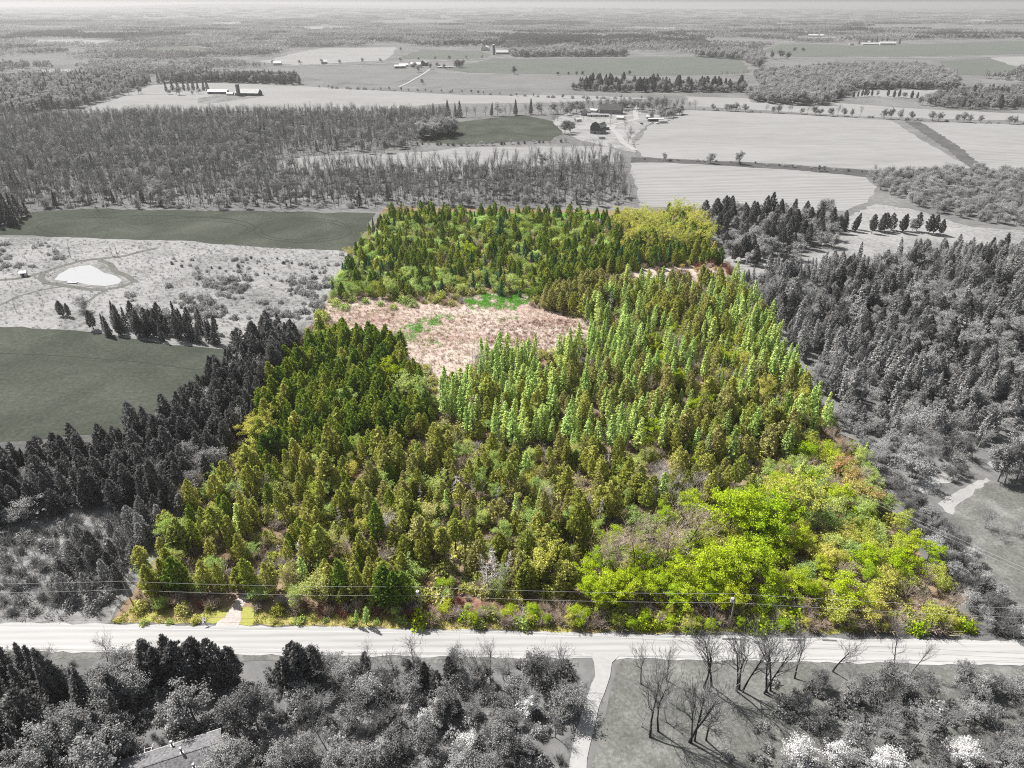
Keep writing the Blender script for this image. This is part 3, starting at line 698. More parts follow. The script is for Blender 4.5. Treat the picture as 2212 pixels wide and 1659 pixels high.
# lower right: leafy wood
wood('in the leafy wood', [(1640, 1065), (1790, 950), (1850, 985), (1960, 1150), (2085, 1330), (2000, 1345), (1600, 1335), (1240, 1330), (1240, 1260), (1330, 1160), (1500, 1115)], 4.8,
     {'leafy:bright:.85': .20, 'multi:bright': .13, 'multi:yellow': .17, 'leafy:spring:.8': .12, 'multi:spring': .12, 'bare:tan:.75': .12, 'spreadbare:tan': .08, 'multi:olive:.8': .06}, (8, 11), clump=.6)
for a, b_, h in ((1570, 1170, 15.5), (1610, 1180, 17), (1650, 1172, 15), (1640, 1195, 13), (1500, 1275, 12.5), (1540, 1285, 13.5), (1585, 1280, 14), (1620, 1270, 13), (1450, 1290, 9), (1420, 1300, 8), (1270, 1305, 8.5), (1300, 1312, 9), (1345, 1312, 8), (1560, 1310, 8), (1660, 1300, 8.5)):
    one('leafy', 'bright', a, b_, h, 'in the bright maple group')
for a, b_, h in ((1700, 1120, 16), (1735, 1125, 15), (1665, 1110, 13), (1170, 1255, 13), (1185, 1250, 12)): one('poplar', 'yellow', a, b_, h, 'with pale trunk')
for a, b_, h in ((1815, 1035, 9), (1850, 1090, 10), (1835, 1060, 8.5), (1870, 1100, 8)): one('multi', 'orange', a, b_, h, 'on the slope near the boundary')
for i, (a, b_) in enumerate(((1300, 1250), (1335, 1240), (1375, 1245), (1400, 1225), (1440, 1215), (1475, 1205), (1500, 1190), (1355, 1215), (1420, 1245), (1325, 1270))): one('bare', 'tan', a, b_, 14 + i % 3, 'in the brown grove behind the maples')
for a, b_, h in ((1730, 920, 11), (1690, 905, 10), (1745, 985, 9)): one('pine', 'pine', a, b_, h, 'in the larch wood')
for a, b_, h in ((1720, 1045, 9), (1860, 1000, 8)): one('larch', 'fresh', a, b_, h, 'beside the pale poplars')
for a, b_, h in ((1580, 800, 9), (1600, 812, 10), (1560, 805, 9), (1650, 860, 9)): one('leafy', 'yellow' if a > 1590 else 'bright', a, b_, h, 'standing out in the larch wood')
for a, b_, h in ((1010, 560, 10), (1020, 565, 9)): one('leafy', 'bright', a, b_, h, 'in the back stand')
one('spruce', 'blue', 1080, 520, 15, 'in the back stand'); one('pine', 'pine', 1060, 522, 14, 'in the back stand')
# small bushes on the marsh side
for a, b_ in ((700, 690), (725, 660), (760, 652), (850, 668), (872, 655), (893, 662), (822, 660), (790, 655), (745, 668)): one('shrub', 'spring', a, b_, 2.2 + (a % 3) * .5, 'at the marsh edge')
# roadside brush
for a, b_, p_ in ((925, 1300, 'rust'), (940, 1306, 'rust'), (955, 1300, 'tan'), (975, 1306, 'rust'), (990, 1300, 'rust'), (1000, 1310, 'rust'), (960, 1316, 'tan'), (930, 1320, 'tan'), (985, 1318, 'tan'), (918, 1280, 'tan'), (1010, 1295, 'tan'), (950, 1290, 'rust')): one('brush', p_, a, b_, 1.9, 'in the cut brush around the fallen logs')
for a, b_, h in ((965, 1296, 3.4), (975, 1262, 2.4), (1000, 1262, 1.6), (945, 1308, 2.2), (1010, 1322, 3)): one('multi', 'spring', a, b_, h, 'among the fallen logs')
wood('in the roadside brush', [(285, 1300), (330, 1296), (600, 1308), (820, 1318), (905, 1322), (905, 1338), (640, 1330), (545, 1322), (470, 1322), (420, 1326), (300, 1322)], 2.2, {'brush:tan': .5, 'brush:rust': .15, 'multi:spring:.5': .07, 'shrub:olive:1.0': .1}, (8, 11))
wood('in the hedge along the road', [(905, 1338), (1040, 1325), (1240, 1325), (1600, 1335), (2000, 1345), (2085, 1335), (2108, 1366), (1800, 1366), (1300, 1358), (905, 1350)], 1.9, {'spreadbare:tan:.62': .27, 'brush:tan:1.2': .38, 'multi:yellow:.5': .08, 'multi:bright:.5': .1, 'shrub:bright:1.2': .1, 'shrub:spring': .08}, (8, 11))
for a, b_, h in ((960, 1322, 3.5), (1020, 1350, 4.5), (1245, 1352, 4.2), (1150, 1330, 4), (1185, 1352, 3.4), (960, 1275, 4)): one('multi', 'bright', a, b_, h, 'by the logs and the roadside')
for i in [q for q in range(0, 24, 2) if not 425 < 255 + q * 28 % 640 < 545]: one('shrub', 'spring' if i % 3 else 'olive', 255 + i * 28 % 640, 1342 + (i * 7) % 8, .9 + (i % 4) * .25, 'on the grassy verge')

# --- greys around the lot
wood('in the dark conifer belt', [(-30, 1030), (220, 990), (365, 930), (480, 805), (560, 730), (648, 735), (640, 772), (545, 935), (455, 1055), (395, 1105), (180, 1108), (-30, 1158)], 3.7, {'cedar:gdark:1.1': .3, 'clumpcedar:gdark:1.1': .35, 'spruce:gdark:.9': .22, 'multi:gmid:1.1': .1}, (9, 12))
one('bare', 'gbare', 352, 1065, 13, 'before the dark conifer belt'); one('bare', 'gbare', 340, 1060, 11, 'before the dark conifer belt')
for a, b_ in ((120, 1070), (160, 1085), (250, 1075), (290, 1080)): one('multi', 'glight', a, b_, 7, 'before the dark conifer belt')
wood('in the conifer block on the field corner', [(188, 712), (300, 700), (400, 700), (484, 725), (482, 752), (340, 738), (195, 720)], 4.2, {'cedar:gdark': .5, 'spruce:gdark': .5}, (8, 11))
for a, b_, h in ((135, 682, 7), (150, 684, 6.5), (178, 672, 8), (186, 676, 7), (128, 676, 5)): one('cedar' if a < 160 else 'multi', 'gdark' if a < 160 else 'gmid', a, b_, h, 'on the lawn below the pond')
wood('in the swamp beside the road', [(-30, 1165), (190, 1115), (390, 1110), (330, 1190), (235, 1330), (-30, 1330)], 3.4, {'brush:gbare:1.2': .45, 'brush:gtwig:1.2': .2, 'spreadbare:gbare:.6': .1, 'shrub:glight:1.2': .2}, (7, 11))
wood('in the snag thicket at the lot corner', [(180, 1180), (330, 1110), (395, 1108), (320, 1215), (240, 1330), (120, 1310)], 3.4, {'snag:gsnag': .45, 'cedar:gmid:.8': .3, 'cedar:gdark:.75': .25}, (8, 10.5))
wood('in the scrubby meadow by the pond', [(280, 640), (420, 600), (560, 600), (720, 600), (690, 690), (520, 690), (300, 690)], 3.3, {'shrub:gmid:1.1': .5, 'shrub:glight:1.1': .3, 'brush:gtwig:.8': .2}, (5, 11), rand=True)
wood('in the scrubby meadow by the hay field', [(-20, 530), (100, 525), (140, 560), (90, 580), (-20, 590)], 4, {'shrub:gmid': .6, 'shrub:glight': .4}, (5, 10), rand=True)
wood('in the open meadow', [(330, 560), (760, 550), (730, 600), (420, 595)], 6, {'shrub:gmid:.8': .6, 'brush:gtwig:.8': .4}, (4, 10), rand=True)
for a, b_, h in ((153, 558, 8), (243, 553, 7), (255, 556, 8), (36, 675, 6)): one('snag', 'gsnag', a, b_, h, 'standing alone in the meadow')
for a, b_, h in ((10, 484, 19), (22, 480, 20), (35, 476, 18), (-8, 488, 19), (48, 470, 15), (28, 488, 16), (5, 475, 20), (60, 466, 10)): one('spruce', 'gdark', a, b_, h, 'at the end of the upper hay field')
# bare woods beyond
wood('in the leafless woods', [(-40, 262), (160, 258), (300, 252), (600, 250), (960, 250), (985, 264), (930, 292), (905, 308), (880, 322), (640, 337), (598, 350), (598, 370), (800, 369), (900, 376), (1340, 355), (1362, 440), (1000, 444), (812, 448), (500, 448), (200, 445), (70, 452), (-40, 470)], 5.6,
     {'slimbare:gsoft': .58, 'slimbare:gtwig': .30, 'leafy:glight:.85': .06, 'dome:gmid:.7': .03, 'spruce:gdark:.9': .015}, (11, 15), clump=.3)
row('in the line of bare trunks before the pale field', [(680, 366), (900, 372), (1100, 364), (1335, 352)], 7, {'slimbare:gsnag': 1}, (15, 19), wide=3)
row('along the near edge of the leafless woods', [(70, 452), (300, 449), (600, 452), (830, 447), (1100, 447), (1360, 443)], 9, {'slimbare:gsnag:1.05': .5, 'multi:glight': .25, 'slimbare:gtwig': .3, 'shrub:gmid': .2}, (11, 15), wide=3)
wood('in the dark grove beside the pasture', [(890, 296), (930, 286), (985, 284), (985, 294), (930, 302), (895, 304)], 7, {'dome:gmid': .8, 'dome:gdark': .2}, (14, 17))
for a, b_, h in ((830, 330, 14), (868, 318, 11), (795, 332, 9)): one('dome', 'gmid', a, b_, h, 'at the tip of the leafless woods')
row('in the row along the lane behind the pasture', [(965, 254), (1090, 250), (1240, 244)], 8, {'spruce:gdark:1.2': .35, 'leafy:gmid': .35, 'bare:gtwig': .3}, (13, 17))
row('along the lower edge of the pasture', [(900, 312), (1010, 316), (1190, 308), (1240, 306)], 6, {'brush:gtwig:1.6': .6, 'multi:gmid:.7': .4}, (7, 10))
wood('around the farmyard', [(1190, 258), (1240, 236), (1350, 228), (1480, 232), (1470, 252), (1380, 244), (1300, 240), (1230, 250)], 13, {'dome:glight:.8': .35, 'bare:gtwig': .45, 'dome:gmid': .2}, (12, 17))
for a, b_, h in ((1220, 289, 17), (1232, 286, 13)): one('dome', 'gdark' if a < 1230 else 'gmid', a, b_, h, 'beside the gambrel barn')
for a, b_, h in ((1318, 268, 17), (1350, 285, 16), (1362, 300, 13), (1356, 310, 14), (1205, 262, 14), (1195, 272, 15), (1260, 258, 12)): one('bare', 'gtwig', a, b_, h, 'beside the farm lane')
wood('in the orchard row at the field corner', [(1385, 258), (1470, 246), (1478, 252), (1400, 264)], 11, {'dome:glight': 1}, (9, 12))
row('in the hedgerow above the big stubble field', [(1478, 236), (1700, 245), (1920, 257), (2080, 264), (2230, 269)], 8, {'dome:gmid:.85': .35, 'dome:glight:.85': .3, 'bare:gtwig': .25, 'shrub:gmid': .3}, (10, 15), wide=2)
row('in the low growth along the field border', [(1400, 346), (1600, 352), (1860, 372), (1890, 380)], 9, {'shrub:gmid': .6, 'brush:gtwig': .4}, (6, 11), wide=3)
for a, b_, h in ((1535, 353, 10), (1597, 355, 11.5), (1770, 370, 5.5), (1780, 370, 5), (1710, 362, 3), (1433, 347, 7)): one('dome', 'gmid', a, b_, h, 'on the border between the stubble fields')
wood('in the scrub wood beyond the stubble', [(1872, 384), (1900, 375), (2100, 372), (2230, 376), (2230, 492), (2120, 484), (1990, 452), (1900, 410)], 6.0, {'multi:gmid:1.0': .5, 'multi:glight': .2, 'bare:gtwig:.8': .2, 'dome:gdark:.6': .1}, (8, 12))
wood('in the dark copse behind the lot corner', [(1515, 470), (1560, 462), (1700, 466), (1790, 480), (1800, 520), (1760, 540), (1640, 575), (1585, 570)], 5.6, {'dome:gmid:.8': .4, 'cedar:gdark:1.1': .35, 'multi:gmid': .25}, (9, 13))
row('in the cedar row beside the wet meadow', [(1790, 500), (1900, 500), (2040, 505)], 3.6, {'cedar:gdark': .8, 'dome:gmid:.8': .2}, (9, 12), wide=5)
for a, b_, h in ((1780, 470, 14), (1740, 482, 11), (1720, 562, 11), (1795, 535, 9)): one('dome', 'gmid' if a > 1770 else 'glight', a, b_, h, 'beside the wet meadow')
wood('in the grey swamp wood', [(1606, 612), (1680, 585), (1830, 580), (2000, 552), (2230, 545), (2230, 900), (2120, 960), (1990, 950), (1838, 950), (1727, 785)], 4.0,
     {'larch:gmid': .30, 'clumpcedar:gmid': .14, 'cedar:gmid:1.05': .08, 'multi:gmid:1.0': .14, 'poplar:gmid:.75': .06, 'cedar:gdark:1.05': .10, 'dome:gmid:.75': .08, 'multi:glight': .08, 'bare:gbare:.75': .07, 'snag:gbare': .05, 'pine:gmid': .04}, (6, 12.5), clump=.6, gap=.15)
wood('at the foot of the swamp wood', [(1842, 955), (1990, 950), (2120, 965), (2100, 1010), (2040, 1010), (1960, 1045), (1903, 1045)], 5.0, {'bare:gbare:.85': .5, 'multi:glight': .25, 'multi:gmid': .25}, (9, 12))
wood('around the garden edge', [(1908, 1052), (1955, 1050), (2000, 1095), (2070, 1165), (2150, 1280), (2230, 1390), (2135, 1380)], 2.5, {'brush:gtwig:1.6': .35, 'spreadbare:gtwig:.7': .22, 'multi:gmid:.75': .33, 'multi:gdark:.7': .1}, (7, 10))
for a, b_, h in ((2062, 1030, 5), (2045, 1036, 4.5), (2075, 1026, 4)): one('multi', 'gdark', a, b_, h, 'on the gravel bank')
for a, b_, h in ((2155, 1040, 13), (2170, 1046, 14), (2195, 1040, 14), (2210, 1036, 13), (2100, 1000, 10), (2185, 1005, 12)): one('dome', 'gmid', a, b_, h, 'casting shade on the garden lawn') if a % 2 else one('lawnbare', 'gsnag', a, b_, h, 'casting shade on the garden lawn')
for a, b_, h in ((2125, 1140, 7), (2160, 1165, 4), (2190, 1152, 5)): one('spreadbare', 'gbare', a, b_, h, 'alone on the garden lawn')
# --- foreground
wood('on the road bank', [(-60, 1428), (300, 1432), (520, 1436), (620, 1438), (1235, 1444), (1235, 1462), (640, 1466), (300, 1462), (-60, 1470)], 4.2, {'cedar:gdark:1.0': .25, 'multi:gfore:1.0': .3, 'bare:gtwig:.9': .2, 'spreadbare:gbare': .12, 'multi:gdark': .1}, (6, 10), gap=.3)
wood('in the conifers below the road', [(-120, 1490), (60, 1470), (250, 1520), (340, 1570), (260, 1660), (-120, 1700)], 4.6, {'spruce:gdark': .55, 'cedar:gdark:1.1': .2, 'multi:gfore:1.2': .25}, (10, 13))
wood('in the leafy grove beside the house', [(-120, 1710), (200, 1640), (300, 1580), (400, 1560), (520, 1530), (630, 1530), (640, 1600), (500, 1640), (495, 1560), (270, 1620), (240, 1800), (-120, 1900)], 6.5, {'dome:gfore:.8': .6, 'leafy:gfore:.9': .4}, (11, 14))
for a, b_, h in ((335, 1462, 11), (350, 1478, 10), (375, 1465, 12), (400, 1470, 11.5), (430, 1472, 11), (455, 1468, 12), (480, 1475, 12.5), (505, 1480, 10), (420, 1490, 9), (640, 1470, 11), (660, 1482, 11.5), (685, 1475, 11), (620, 1490, 9.5)): one('cedar', 'gdark', a, b_, h, 'in the dark row below the road')
for a, b_, h in ((500, 1668, 9), (520, 1690, 10), (470, 1720, 9), (262, 1625, 9), (250, 1650, 10)): one('leafy', 'gfore', a, b_, h, 'against the house roof')
for a, b_, h in ((250, 1490, 9), (280, 1482, 8), (300, 1500, 9), (240, 1520, 10)): one('multi', 'gfore', a, b_, h, 'behind the dark cedar row')
for a, b_, h in ((20, 1460, 12), (60, 1470, 10), (95, 1478, 11), (130, 1490, 9)): one('spruce', 'gdark', a, b_, h, 'at the road edge beside the swamp')
wood('in the tangle', [(650, 1480), (800, 1470), (1000, 1462), (1240, 1462), (1250, 1500), (1215, 1600), (1200, 1800), (640, 1800), (600, 1640)], 4.9, {'spreadbare:gbare': .16, 'bare:gtwig:.8': .20, 'multi:gfore:1.0': .42, 'dome:gfore:.6': .12, 'spreadbare:gtwig': .1}, (7.5, 10.5))
wood('in the black thicket below the road', [(770, 1462), (990, 1455), (1000, 1500), (880, 1520), (770, 1500)], 4.0, {'cedar:gdark:.9': .8, 'multi:gdark:.9': .2}, (6.5, 9))
for i, (a, b_) in enumerate(((790, 1470), (860, 1480), (900, 1462), (985, 1470), (1040, 1472), (1060, 1480), (1105, 1475), (1180, 1478), (1210, 1470), (720, 1500), (760, 1545))): one('bare', 'gtwig' if i % 3 else 'gbare', a, b_, 9 + i % 3, 'rising in front of the road')
for a, b_, h in ((930, 1560, 8), (1145, 1545, 8), (1010, 1620, 8), (985, 1690, 9)): one('multi', 'gwhite', a, b_, h * .62, 'in the tangle')
for a, b_, h in ((1404, 1593, 17), (1422, 1580, 18), (1488, 1603, 19), (1494, 1606, 17), (1500, 1601, 16), (1525, 1599, 15), (1538, 1483, 18), (1520, 1486, 16), (1591, 1493, 18.5), (1597, 1490, 17), (1603, 1494, 18), (1650, 1498, 18), (1665, 1493, 17.5), (1656, 1495, 16), (1716, 1466, 14),
                 (1798, 1450, 11.5), (1930, 1450, 11), (1970, 1452, 9), (1385, 1478, 12), (1440, 1470, 11)): one('lawnbare', 'gloc', a, b_, h, 'on the lawn by the road')
for a, b_, h in ((1460, 1530, 7), (1440, 1560, 8), (1510, 1560, 8), (1385, 1570, 6)): one('bare', 'gbare', a, b_, h, 'among the locusts on the lawn')
wood('in the lawn thicket', [(1700, 1490), (1800, 1470), (2000, 1468), (2260, 1470), (2300, 1800), (1600, 1800), (1690, 1600)], 4.9, {'multi:gfore': .38, 'dome:gfore:.6': .14, 'spreadbare:gbare': .22, 'spreadbare:gtwig': .12, 'bare:gbare:.75': .14}, (7, 10))
for a, b_, h in ((1700, 1645, 7.5), (1725, 1655, 7.5), (1790, 1640, 7), (1900, 1680, 7), (1920, 1660, 6.5), (2085, 1640, 7), (2070, 1660, 7)): one('multi', 'gwhite', a, b_, h * .85, 'at the edge of the thicket')

# --- farther woods and hedges
wood('in the broadleaf wood beyond the hedgerow', [(1610, 218), (1650, 190), (1625, 168), (1780, 152), (1990, 150), (2065, 172), (2065, 194), (1850, 194), (1780, 228), (1690, 228)], 9.5, {'dome:gmid': .75, 'dome:glight': .25}, (14, 18))
wood('in the thin wood by the hill', [(1980, 226), (2100, 200), (2230, 204), (2230, 238), (2060, 236)], 9.5, {'dome:glight': .6, 'bare:gtwig': .3, 'cedar:gdark': .1}, (12, 16))
row('in the thicket strip between two fields', [(1790, 214), (1900, 208), (2000, 214)], 8, {'cedar:gdark:.9': .6, 'dome:gmid:.8': .4}, (9, 13), wide=8)
wood('in the copse by the stream', [(1225, 194), (1260, 187), (1400, 186), (1440, 193), (1610, 192), (1615, 200), (1330, 200)], 9, {'dome:gmid:.9': .5, 'cedar:gdark:1.3': .25, 'dome:gdark:.85': .25}, (12, 17))
wood('in the woodlot beside the far road', [(1100, 119), (1230, 112), (1350, 110), (1350, 122), (1110, 124)], 12, {'dome:gmid': .7, 'dome:glight': .3}, (17, 21))
wood('in the far copse at the road', [(1500, 122), (1580, 112), (1650, 122), (1640, 150), (1600, 130), (1510, 124)], 12, {'dome:gmid': .8, 'dome:gdark': .2}, (16, 20))
wood('in the dark wood above the lane', [(-40, 206), (60, 170), (290, 166), (330, 178), (250, 206), (170, 236), (60, 246), (-40, 246)], 10, {'dome:gmid': .35, 'dome:glight': .25, 'spruce:gdark': .4}, (13, 17))
wood('in the evergreen belt above the long field', [(330, 180), (430, 168), (640, 172), (650, 184), (470, 178)], 9, {'dome:gdark': .5, 'spruce:gdark': .35, 'dome:gmid': .15}, (13, 17))
row('along the farm lane', [(215, 222), (250, 210), (275, 203)], 14, {'dome:gmid': .6, 'dome:glight': .4}, (11, 14))
for a, b_, h in ((278, 205, 12), (300, 203, 12), (366, 204, 9), (388, 206, 13), (416, 205, 6), (429, 203, 10)): one('dome', 'gmid', a, b_, h, 'beside the long lane')
for a, b_ in ((360, 198), (374, 197), (386, 196), (398, 196), (408, 196), (418, 196), (428, 196), (440, 196), (450, 197)): one('spruce', 'gdark', a, b_, 17 + a % 4, 'in the windbreak behind the silo farm')
row('in the scrub along the stream', [(690, 190), (850, 196), (1000, 201), (1200, 212), (1420, 214)], 12, {'shrub:gmid:1.4': .5, 'dome:gmid:.45': .4, 'dome:gdark:.5': .1}, (10, 14), wide=4)
row('in the roadside row by the far farm', [(600, 140), (740, 138), (860, 133), (1040, 128), (1070, 126)], 36, {'dome:gmid': 1}, (10, 13), jit=.2)
for a, b_, h in ((905, 156, 16), (913, 183, 13), (895, 148, 14), (930, 150, 13), (945, 146, 12), (985, 146, 18), (992, 147, 17), (1000, 146, 16), (960, 148, 11), (1108, 120, 16), (867, 112, 17)): one('dome', 'gdark' if a > 980 else 'gmid', a, b_, h, 'around the white farm')
for a, b_, h in ((1112, 161, 17), (1205, 163, 8), (1228, 162, 7), (1245, 164, 9), (1258, 163, 9), (1360, 162, 9)): one('dome', 'gdark', a, b_, h, 'on the line between the far fields')
for a in range(1855, 1950, 12): one('spruce', 'gdark', a + (a * 7) % 5, 97 - (a % 3), 22, 'behind the long white barns')
for a, b_, h in ((1670, 128, 22), (1685, 127, 22), (1700, 129, 20), (1715, 112, 13), (1735, 112, 13)): one('dome', 'gdark', a, b_, h, 'on the far pasture edge')
row('in the far hedge by the upper road', [(1560, 166), (1618, 162)], 8, {'bare:gtwig': .5, 'shrub:gmid': .5}, (8, 12))

# the far-off woods: patches of distant canopy scattered beyond 1.5 km
# ------------------------------------------------------------------ individuals and masses
GN = None
def scatter_group(coll, name):
    g = bpy.data.node_groups.new(name, 'GeometryNodeTree')
    g.interface.new_socket('Geometry', in_out='INPUT', socket_type='NodeSocketGeometry')
    g.interface.new_socket('Geometry', in_out='OUTPUT', socket_type='NodeSocketGeometry')
    N, L = g.nodes, g.links
    gi = N.new('NodeGroupInput'); go = N.new('NodeGroupOutput')
    ci = N.new('GeometryNodeCollectionInfo'); ci.inputs['Collection'].default_value = coll
    ci.inputs['Separate Children'].default_value = True; ci.inputs['Reset Children'].default_value = True
    ip = N.new('GeometryNodeInstanceOnPoints'); ip.inputs['Pick Instance'].default_value = True
    def attr(nm, ty):
        a = N.new('GeometryNodeInputNamedAttribute'); a.data_type = ty; a.inputs['Name'].default_value = nm; return a.outputs['Attribute']
    e2r = N.new('FunctionNodeEulerToRotation')
    L.new(attr('rot', 'FLOAT_VECTOR'), e2r.inputs[0])
    L.new(gi.outputs[0], ip.inputs['Points']); L.new(ci.outputs[0], ip.inputs['Instance'])
    L.new(attr('idx', 'INT'), ip.inputs['Instance Index']); L.new(e2r.outputs[0], ip.inputs['Rotation']); L.new(attr('scl', 'FLOAT_VECTOR'), ip.inputs['Scale'])
    L.new(ip.outputs[0], go.inputs[0])
    return g
SRC = {}
def source(meshes, name):
    c = bpy.data.collections.new(name)
    for i, m in enumerate(meshes):
        o = bpy.data.objects.new('%s_%03d' % (name, i), m); c.objects.link(o)
    return c
def mass(name, coll, P, rot, scl, idx, **props):
    me = bpy.data.meshes.new(name); n = len(P)
    me.vertices.add(n); me.vertices.foreach_set('co', np.asarray(P, np.float32).ravel())
    for nm, ty, arr, key in (('rot', 'FLOAT_VECTOR', rot, 'vector'), ('scl', 'FLOAT_VECTOR', scl, 'vector'), ('idx', 'INT', idx, 'value')):
        a = me.attributes.new(nm, ty, 'POINT'); a.data.foreach_set(key, np.asarray(arr, np.float32 if ty != 'INT' else np.int32).ravel())
    o = obj(name, me, kind='stuff', **props)
    md = o.modifiers.new('scatter', 'NODES'); md.node_group = scatter_group(coll, name)
    return o

CAP = 290
byname = {}
for t in TREES:
    sh, pal, x, y, h, where = t
    d = math.sqrt(x * x + y * y + CAM_H ** 2)
    px, py = PX(x, y, h * .6)
    ok = -10 < px < 2222 and 0 < py < 1669
    byname.setdefault(NAMES[sh], []).append((h / d if ok else -1, t))
from mathutils.kdtree import KDTree
KD = KDTree(len(TREES))
for i, t in enumerate(TREES): KD.insert((t[2], t[3], 0), i)
KD.balance()
def neighbour(t):
    for co, i, d in KD.find_n((t[2], t[3], 0), 14):
        u = TREES[i]
        if d > 9: break
        if (u[0], u[1]) != (t[0], t[1]) and u[0] not in ('shrub', 'brush'):
            return '%s %s' % (ADJ[u[1]], NOUN[u[0]].replace(' in young leaf', '').replace('slender ', '').replace('slim ', '').replace('tall ', ''))
    return None
rng = np.random.default_rng(11)
MASS = {}
hs_ = {}
for t in TREES: hs_.setdefault((t[0], t[5]), []).append(t[4])
MEDH = {k: float(np.median(v)) for k, v in hs_.items()}
LANDMARK = [(n, *G(a, b)) for n, a, b in (('by the gravel driveway', 510, 1310), ('by the transformer pole', 911, 1326), ('by the leaning pole', 287, 1308), ('by the fallen logs', 1000, 1270), ('by the marsh outlet', 955, 870),
    ('by the reddish marsh end', 1200, 730), ('by the vivid grass patch', 1080, 650), ('by the vivid grass streak', 900, 710), ('by the pond', 200, 600), ('by the house roof', 400, 1620), ('by the paved driveway', 1270, 1560),
    ('by the road junction', 1310, 1430), ('by the gravel bank', 2050, 1050), ('by the garden lawn', 2150, 1200), ('by the pink clearing', 1470, 595), ('by the gambrel barn', 1292, 288), ('by the forest path', 640, 1110),
    ('by the yellow grove', 1420, 520), ('by the orange trees', 1840, 1060), ('by the maple group', 1560, 1240), ('by the brown grove', 1400, 1230), ('by the field corner', 480, 760), ('by the pale poplars', 1700, 1120), ('by the tar patches', 1680, 1385), ('by the pasture', 1080, 290), ('by the concrete silo', 516, 207), ('by the round dark grove', 935, 295), ('by the pale strip field', 900, 350), ('by the tall spruce clump', 25, 480),
    ('by the upper hay field', 450, 460), ('by the long stubble field', 450, 245), ('by the stubble field tip', 1880, 405), ('by the wet meadow', 1900, 540), ('by the farm lane', 1372, 325), ('by the marsh rim', 760, 655), ('by the scrub wood', 2000, 420),
    ('by the lot corner', 832, 446), ('by the hay field middle', 200, 450), ('by the bare trunk line', 1150, 362), ('by the woods track', 300, 350), ('by the far hedge end', 2150, 266), ('by the swamp heart', 2050, 720), ('by the swamp rim', 2150, 880), ('by the larch heart', 1480, 800), ('by the cedar heart', 900, 1090), ('by the cedar edge', 1250, 1050))]
LOW = {'shrub': 'shrubs', 'brush': 'brush'}
n_ind = 0
def fits(sh, pal, h, v): return h / SHAPES[sh][0]
for nm, lst in byname.items():
    lst.sort(key=lambda q: -q[0])
    cap = {'bare_shrub': 220, 'shrub': 240, 'ash_tree': 200}.get(nm, CAP)
    for i, (s, t) in enumerate(lst):
        sh, pal, x, y, h, where = t
        pr = proto(sh, pal); v = int(rng.integers(len(pr))); k = h / SHAPES[sh][0]
        rot = (rng.normal() * .05, rng.normal() * .05, rng.uniform(0, 6.28)); w = k * rng.uniform(.82, 1.25)
        if i < cap and s > 0:
            mid = MEDH[(sh, where)]
            size = 'tall ' if h > mid * 1.12 else ('small ' if h < mid * .88 else '')
            label = '%s%s %s %s' % (size, ADJ[pal], NOUN[sh], where)
            lm = min(LANDMARK, key=lambda q: (q[1] - x) ** 2 + (q[2] - y) ** 2)
            if sh == 'leafy': label = label.replace(' in young leaf', '')
            if math.hypot(lm[1] - x, lm[2] - y) < 150 and len(label.replace('-', ' ').split()) + len(lm[0].split()) < 16 and lm[0].split()[-1] not in label: label += ', ' + lm[0]
            nb = neighbour(t)
            if nb and len(label.split()) + len(nb.split()) < 15: label += (' beside an ' if nb[0] in 'aeio' else ' beside a ') + nb
            wd, cr, _ = pr[v]
            if not wd:
                o = obj(nm, cr)
            else:
                o = bpy.data.objects.new(nm, None); COL.objects.link(o); o.empty_display_size = .5
                [obj('trunk', q, o) for q in wd]; obj('crown', cr, o)
            o.location = (x, y, 0); o.rotation_euler = rot; o.scale = (w, w, k)
            o['label'] = label; o['category'] = nm.replace('_', ' '); o['group'] = '%ss %s' % (nm.replace('_', ' '), where)
            n_ind += 1
        else:
            MASS.setdefault((sh, pal), []).append((x, y, 0, *rot, w, w, k, v))
MASSNAME = {'cedar': 'cedar_forest', 'clumpcedar': 'cedar_forest', 'tallcedar': 'cedar_forest', 'larch': 'larch_forest', 'spruce': 'spruce_forest', 'pine': 'pine_forest', 'leafy': 'maple_woods', 'multi': 'willow_woods', 'poplar': 'poplar_woods', 'dome': 'broadleaf_woods',
            'bare': 'leafless_woods', 'slimbare': 'ash_woods', 'spreadbare': 'crabapple_woods', 'lawnbare': 'locust_woods', 'snag': 'dead_forest', 'shrub': 'shrubbery', 'brush': 'brushwood'}
for (sh, pal), rows in MASS.items():
    A = np.array(rows)
    mass(MASSNAME[sh], source([p[2] for p in proto(sh, pal)], 'src_%s_%s' % (sh, pal)), A[:, :3], A[:, 3:6], A[:, 6:9], A[:, 9],
         label='%s %s massed too thickly to count' % (ADJ[pal], MASSNAME[sh].replace('_', ' ')), category='woods')
print('TREES', len(TREES), 'individuals', n_ind, {k: len(v) for k, v in byname.items()})

